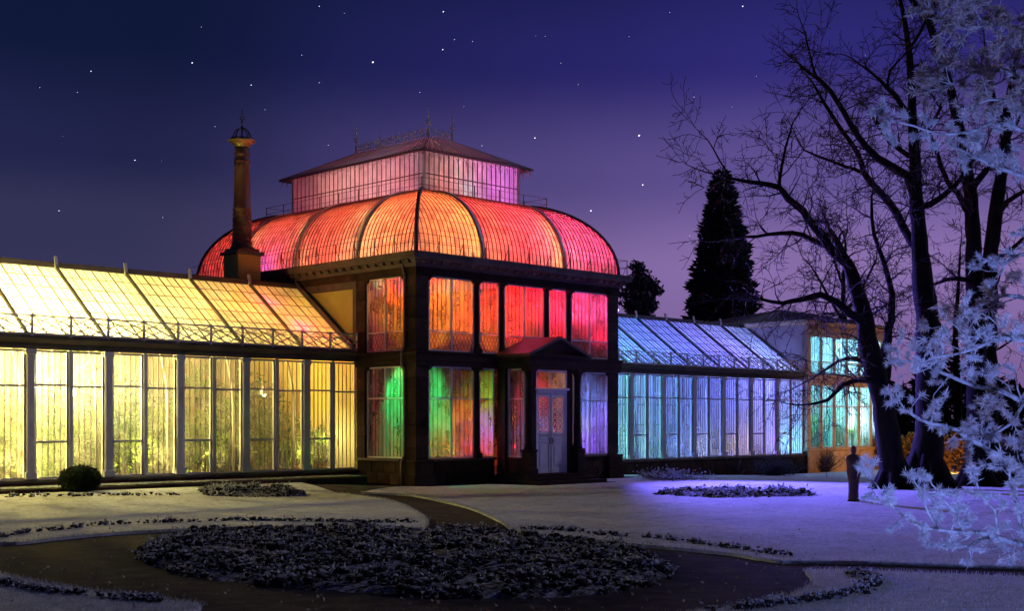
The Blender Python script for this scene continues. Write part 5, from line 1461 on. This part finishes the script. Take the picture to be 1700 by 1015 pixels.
# background bare trees filling the sky between the trunks
bare_tree('bare_tree', 72, (1405,790),
    [(1405,770,14,0),(1404,640,12,0),(1402,540,9,0),(1400,470,7,0),(1404,410,4,0)],
    [[(1402,540,6,0),(1380,500,5,.5),(1352,450,3,1)],[(1401,520,6,0),(1430,480,5,-.5),(1455,430,3,-1)],[(1402,480,5,0),(1388,440,4,.8),(1378,400,2,1.2)],[(1402,560,5,0),(1440,530,4,0),(1480,500,2,.4)]],
    'slender distant bare tree behind the end house', 305, .55, 1.9, 1.6)
bare_tree('bare_tree', 75, (1590,790),
    [(1590,770,14,0),(1590,640,12,0),(1586,560,9,0),(1590,490,6,0),(1594,420,3,0)],
    [[(1588,580,6,0),(1555,530,5,.5),(1535,470,3,1)],[(1588,560,6,0),(1630,520,5,-.5),(1660,460,3,-1)],[(1588,620,5,0),(1640,590,4,.8),(1690,560,2,1.2)],[(1588,600,5,0),(1545,580,4,0),(1500,560,2,.4)]],
    'slender distant bare tree between the thick trunks', 306, .55, 1.9, 1.6)

# far wood closing the view at the right
rg = np.random.default_rng(501); N = 26000
xx = rg.uniform(900, 2500, N); ZZ = rg.uniform(105, 150, N)
top = 6.0 + 1.6*np.sin(xx*.021) + 1.2*np.sin(xx*.057+1) + .8*np.sin(xx*.13+2)
zz = top*rg.uniform(0,1,N)**.9 - .4
wc = np.c_[CAM.x+FWD.x*ZZ+RGT.x*(xx-850)/F_PX*ZZ, CAM.y+FWD.y*ZZ+RGT.y*(xx-850)/F_PX*ZZ, zz]
tag(obj('far_wood', mesh_np('far_wood', *leaves(wc, 1.0, 502, .35)), leafmat('far leafless thicket', (.022,.018,.022), (.05,.04,.05), 2, .1)), kind='stuff')
# conifer behind the right wing
def conifer(c, H, Rm, label, seed):
    rg = np.random.default_rng(seed); t = thing('conifer', tuple(c), label, 'tree')
    N = 26000; u = rg.uniform(0,1,N)**.72; z = H*(1-u)      # u = 0 top
    z = H*(1-rg.uniform(0.0,1,N)**.62)
    a = rg.uniform(0, 2*np.pi, N)
    prof = Rm*np.clip((1-z/H),0,1)**.72*(1-.35*np.clip(1-z/(H*.25),0,1))
    tier = 1+.10*np.sin(z*5.5+np.sin(a*3)*1.2)+.10*np.sin(a*5+z*2.0)
    rr = prof*tier*np.sqrt(rg.uniform(.35,1.05,N))
    cen = np.c_[rr*np.cos(a), rr*np.sin(a), z+.25] + np.array(c)
    # drooping sprays: direction outward and down
    s = .50*rg.uniform(.6,1.25,N); out = np.c_[np.cos(a+rg.normal(0,.5,N)), np.sin(a+rg.normal(0,.5,N)), rg.normal(.25,.35,N)]; out /= np.linalg.norm(out,axis=1)[:,None]
    side = np.cross(out, rg.normal(size=(N,3))); side /= np.linalg.norm(side,axis=1)[:,None]
    v = np.stack([cen, cen+out*s[:,None]*.5+side*s[:,None]*.16, cen+out*s[:,None], cen+out*s[:,None]*.5-side*s[:,None]*.16], 1)
    f = np.arange(N*4).reshape(-1,4)
    obj('crown', mesh_np('crown', v.reshape(-1,3), f), M['conifer'], t)
    mb = MB(); mb.tube([(c[0],c[1],c[2]+H*f) for f in (.05,.15,.3,.5,.7,.85,.95)], [Rm*q for q in (.42,.62,.60,.46,.30,.16,.05)], 14); mb.build('inner_growth', M['conifer'], t)
    mb = MB(); mb.tube([(c[0],c[1],c[2]),(c[0],c[1],c[2]+H*.5),(c[0],c[1],c[2]+H*.97)], [.28,.16,.02], 8); mb.build('trunk', M['bark'], t)
    return t
q = at(1199, 700, 80); conifer((q.x,q.y,-.4), 17.7, 3.2, 'tall dark conical evergreen rising behind the right wing', 401)
def leafy_tree(c, H, label, clumps, seed, mat, n=5200, ls=.22):
    rg = np.random.default_rng(seed); t = thing('evergreen_tree', tuple(c), label, 'tree')
    cl = np.array(clumps, float); w_ = cl[:,3]**2; idx = rg.choice(len(cl), n, p=w_/w_.sum())
    v = rg.normal(size=(n,3)); v /= np.linalg.norm(v,axis=1)[:,None]
    cen = cl[idx,:3] + v*(cl[idx,3]*rg.uniform(.3,1.05,n)**.6)[:,None]*np.array([1,1,.7]) + np.array(c)
    obj('crown', mesh_np('crown', *leaves(cen, ls, seed, .55)), mat, t)
    mb = MB(); mb.tube([tuple(c),(c[0],c[1],c[2]+H*.6),(c[0],c[1],c[2]+H*.95)], [.2,.12,.02], 8)
    for q in clumps: mb.tube([(c[0],c[1],c[2]+q[2]*.85),(c[0]+q[0],c[1]+q[1],c[2]+q[2])], [.06,.02], 5)
    mb.build('trunk', M['bark'], t)
q = at(1064, 700, 72)
cl = []
for (px_, py_, r_) in ((1058,442,.45),(1064,458,.55),(1050,472,.55),(1078,472,.50),(1090,482,.38),(1040,466,.40),(1062,492,.70),(1048,505,.60),(1078,504,.55),(1064,520,.8),(1034,486,.35),(1050,540,.7),(1078,540,.7),(1064,470,.5)):
    v = at(px_, py_, 72) - Vector((q.x,q.y,-.4)); cl.append((v.x+random.uniform(-.5,.5)*0, v.y, v.z, r_))
    v2 = v + FWD*random.uniform(-.9,.9); cl.append((v2.x, v2.y, v2.z-.15, r_*.8))
leafy_tree((q.x,q.y,-.4), 9.5, 'small bushy evergreen just right of the red dome', cl, 402, M['evergreen'])

# =================================================================== FROSTED TREE AT THE RIGHT EDGE
ft = thing('frosted_tree', tuple(at(1800, 1050, 12.8)), 'near tree at the right edge with thick white hoar frost on its branches', 'tree')
rgf = random.Random(77)
tufts = []      # (position, direction, size, brown?)
fb = MB()
def fgrow(p, d, L, r, lvl, brown, dens=1.0):
    n = 5 if lvl else 4
    pts = [p.copy()]; q = p.copy(); d = d.normalized()
    for j in range(n):
        d = (d + Vector((rgf.uniform(-.38,.38), rgf.uniform(-.38,.38), rgf.uniform(-.26,.36)))).normalized(); q = q+d*(L/n); pts.append(q.copy())
    rr = [max(r*(1-.7*j/n), .0035) for j in range(n+1)]
    fb.tube(pts, rr, 5, False)
    if lvl > 0:
        for i in range(max(2, int(L*7*dens))):
            f = rgf.uniform(.1,1)*n; j = min(int(f), n-1); b = pts[j].lerp(pts[j+1], f-j); dd = (pts[j+1]-pts[j]).normalized()
            v = Vector((rgf.gauss(0,1), rgf.gauss(0,1), rgf.gauss(.25,1))); v = (v-dd*v.dot(dd)).normalized()
            fgrow(b, dd*.5+v, L*rgf.uniform(.25,.5), max(rr[j]*.6,.004), lvl-1, brown, dens)
    else:
        for j in range(1, n+1):
            if rgf.random() < .85: tufts.append((pts[j], (pts[j]-pts[j-1]).normalized(), rgf.uniform(.5,.8), brown))
    tufts.append((pts[-1], d, rgf.uniform(.8,1.25), brown))
def fbranch(l, Z, brown=False, blen=.42, gap=.11, lvl=1, dens=1.0):
    P = [at(x, y, Z+dz_) for x, y, w_, dz_ in l]; rad = [w_*(Z+dz_)/F_PX/2 for x, y, w_, dz_ in l]
    P, rad = resample(P, rad, .10)
    P = [p + Vector((rgf.uniform(-1,1), rgf.uniform(-1,1), rgf.uniform(-1,1)))*.012 for p in P]
    m = MB(); m.tube(P, rad, 7); m.build('branch', M['frost_bark'], ft)
    acc = 0
    for j in range(1, len(P)):
        acc += (P[j]-P[j-1]).length
        while acc > gap:
            acc -= gap*rgf.uniform(.6,1.4)
            dd = (P[j]-P[j-1]).normalized(); v = Vector((rgf.gauss(0,1), rgf.gauss(0,1), rgf.gauss(.35,1))); v = (v-dd*v.dot(dd)).normalized()
            fgrow(P[j], dd*.45+v, blen*rgf.uniform(.4,1.1), min(rad[j]*.5,.010), lvl, brown, dens)
            if rgf.random() < .35: tufts.append((P[j], v, rgf.uniform(.4,.7), brown))
    fgrow(P[-1], P[-1]-P[-2], blen*.6, rad[-1], lvl, brown, dens)
m = MB(); m.tube([at(1800,1050,12.8), at(1796,940,12.8), at(1788,800,12.8), at(1776,600,12.9), at(1770,400,13), at(1774,150,13), at(1780,-60,13.1)], [.15,.12,.11,.095,.08,.06,.04], 12); m.build('trunk', M['frost_bark'], ft)
# low boughs
fbranch([(1790,930,13,0),(1740,912,11,-.2),(1700,905,10,-.3),(1640,890,9,-.5),(1600,884,7,-.6),(1558,880,6,-.7),(1515,868,5,-.8),(1485,845,4,-.9),(1462,820,3.5,-.9),(1445,795,2.5,-.9)], 12.8, False, .30, .13)
fbranch([(1640,892,6,-.5),(1610,905,5,-.6),(1580,910,4,-.7),(1560,906,3,-.7)], 12.8, False, .22, .14)
fbranch([(1788,800,13,0),(1740,790,11,.2),(1700,782,10,.3),(1660,755,9,.4),(1625,738,8,.4),(1585,715,7,.5),(1545,703,6,.5),(1515,690,5,.6),(1492,668,3,.6)], 12.8, False, .36, .10)
fbranch([(1700,905,7,-.3),(1690,860,6,-.35),(1684,820,5,-.4),(1676,790,4,-.4)], 12.8, False, .28, .12)
fbranch([(1600,884,5,-.6),(1588,855,4.5,-.7),(1570,832,4,-.7),(1556,812,3,-.8)], 12.8, False, .26, .12)
fbranch([(1558,880,4,-.7),(1540,850,3.5,-.8),(1530,820,3,-.8),(1520,800,2.5,-.8)], 12.8, False, .22, .13)
fbranch([(1660,890,5,-.5),(1650,850,4,-.6),(1628,822,3.5,-.6),(1622,800,3,-.6)], 12.8, False, .24, .13)
# middle boughs: dense
fbranch([(1784,720,12,0),(1740,690,10,.3),(1700,668,9,.5),(1660,650,8,.6),(1620,640,7,.8),(1575,625,6,.9),(1530,605,4,1.0),(1500,600,3,1.0)], 12.9, False, .42, .085)
fbranch([(1780,640,11,0),(1745,610,9,-.2),(1715,575,8,-.4),(1680,560,7,-.5),(1640,570,6,-.6),(1600,585,5,-.7),(1565,590,3.5,-.8)], 12.9, False, .42, .085)
fbranch([(1777,560,10,0),(1745,530,8,.3),(1710,500,7,.5),(1670,490,6,.6),(1640,500,5,.7),(1600,520,4,.8),(1570,540,3,.9)], 12.9, True, .40, .10)
fbranch([(1772,470,9,0),(1740,440,8,-.2),(1705,420,6,-.3),(1680,430,5,-.4),(1660,450,3.5,-.4)], 13, False, .32, .11)
fbranch([(1700,668,6,.5),(1680,700,5,.3),(1650,720,4,.2),(1615,726,3,.1)], 12.9, True, .36, .10)
# upper boughs: withered leaves under rime
fbranch([(1771,330,9,0),(1735,300,8,.2),(1700,292,7,.3),(1660,280,6,.3),(1620,262,5,.4),(1595,246,4,.4)], 13, False, .30, .055)
fbranch([(1772,260,9,0),(1730,230,8,-.3),(1695,215,7,-.4),(1650,205,6,-.5),(1610,220,5,-.6),(1560,222,4,-.6),(1500,205,3,-.7),(1468,192,2.5,-.7)], 13, False, .24, .11)
fbranch([(1773,180,9,0),(1740,150,8,.3),(1700,130,7,.5),(1660,115,6,.6),(1620,120,5,.7),(1580,140,4,.8),(1545,150,3,.9)], 13, True, .40, .05)
fbranch([(1775,110,8,0),(1740,70,7,-.2),(1700,50,6,-.3),(1660,40,5,-.4),(1610,48,4,-.5),(1570,35,3,-.6),(1545,15,2.5,-.6)], 13, True, .40, .05)
fbranch([(1778,20,8,0),(1740,-10,7,.3),(1690,-20,6,.4),(1640,-10,5,.5),(1590,5,4,.6)], 13, True, .38, .06)
fbranch([(1720,225,6,-.3),(1690,180,5,-.4),(1660,165,4,-.5),(1630,170,3,-.5)], 13, True, .36, .055)
fb.build('frosted_twigs', M['frost_bark'], ft, 'stuff')
def tuft_mesh(ts, seed, per, ln, asp):
    rg = np.random.default_rng(seed); n = len(ts)
    pos = np.array([t[0][:] for t in ts]); dr = np.array([t[1][:] for t in ts]); sz = np.array([t[2] for t in ts])
    idx = np.repeat(np.arange(n), per); N = len(idx)
    d = dr[idx]*rg.uniform(.1,1.1,(N,1)) + rg.normal(0,.62,(N,3)); d /= np.linalg.norm(d,axis=1)[:,None]
    L = ln*sz[idx]*rg.uniform(.45,1.2,N)
    b = pos[idx] - dr[idx]*(rg.uniform(0,.05,N)*sz[idx])[:,None] + rg.normal(0,.006,(N,3))
    s = np.cross(d, rg.normal(size=(N,3))); s /= np.linalg.norm(s,axis=1)[:,None]
    w_ = (L*asp*.5)[:,None]
    v = np.stack([b, b+d*L[:,None]*.4+s*w_, b+d*L[:,None]+np.array([0,0,-.004]), b+d*L[:,None]*.4-s*w_], 1)
    return mesh_np('frost_tufts', v.reshape(-1,3), np.arange(N*4).reshape(-1,4))
ta = [t for t in tufts if not t[3]]; tb_ = [t for t in tufts if t[3]]
obj('frost_tufts', tuft_mesh(ta, 5, 56, .066, .085), M['frost'], ft, kind='stuff')
obj('withered_leaves', tuft_mesh(tb_, 6, 34, .078, .16), M['frost_brown'], ft, kind='stuff')

# =================================================================== STATUE
def statue():
    c = ground_at(1417, 833); H = 1.40
    t = thing('statue', (c.x,c.y,c.z), 'dark bronze statue of a slim standing figure alone on the blue lawn', 'statue')
    mb = MB(); mb.bevbox(c.x-.12,c.x+.12,c.y-.12,c.y+.12,c.z-.05,c.z+.05,.02); mb.build('base', M['sandstone2'], t)
    rings = [(.0,.125,.11),(.06,.135,.115),(.2,.125,.105),(.45,.135,.105),(.62,.150,.112),(.72,.165,.115),(.82,.160,.11),(.95,.172,.112),(1.05,.188,.112),(1.115,.180,.10),(1.15,.115,.075),(1.17,.058,.055),(1.19,.050,.052),(1.21,.058,.066),(1.25,.074,.088),(1.30,.078,.092),(1.34,.070,.082),(1.375,.044,.050),(1.39,.012,.014)]
    n = 28; vs = []; fs = []
    for z, a, b in rings:
        for k in range(n):
            u = 2*math.pi*k/n; fold = 1 + (.045*math.sin(7*u+z*5) if z < 1.0 else 0)
            arm = 1 + (.10*abs(math.cos(u))**6 if .5 < z < 1.1 else 0)
            v = RGT*(a*math.cos(u)*fold*arm) + FWD*(b*math.sin(u)*fold)
            if 1.21 < z < 1.33 and abs(u-1.5*math.pi) < .35: v -= FWD*.018     # face and nose ridge
            vs.append((c.x+v.x, c.y+v.y, c.z+.05+z))
    for i in range(len(rings)-1):
        for k in range(n): fs.append((i*n+k, i*n+(k+1)%n, (i+1)*n+(k+1)%n, (i+1)*n+k))
    fs.append(tuple((len(rings)-1)*n+k for k in range(n)))
    mb = MB(); mb.add(vs, fs, True); mb.build('figure', M['bronze'], t)
statue()

# =================================================================== STARS (far beyond everything, part of the sky)
mb = MB(); rs = random.Random(3); bv, bf = ico()
STARS = [(319,104,1.0),(619,103,1.3),(417,141,.7),(151,118,.7),(735,82,.8),(736,19,.9),(224,266,.8),(98,350,.7),(888,229,.9),(1061,225,1.3),(1067,307,1.0),(981,350,1.1),(1233,10,.9),(1152,161,.7),(530,10,.6),(270,361,.4),(530,137,.4),(357,210,.4),(66,145,.4),(440,182,.35),(800,242,.5),(545,241,.4),(697,153,.4),(1112,20,.4),(905,60,.3),(960,140,.3)]
STARS += [(rs.uniform(-900,2600), rs.uniform(-1200,560), rs.uniform(.18,.45)) for _ in range(150)]
for x, y, s in STARS:
    p = at(x, y, 5200); r = 2.1*s
    ax = Vector((.6,-.6,.5)).normalized()
    vs = []
    for q in bv:
        v = Vector(q)*r; v = v + ax*(v.dot(ax)*.5); vs.append(p+v)
    mb.add(vs, [tuple(f) for f in bf])
tag(mb.build('stars', emis('starlight', (.85,.88,1), 2.2)), kind='structure')
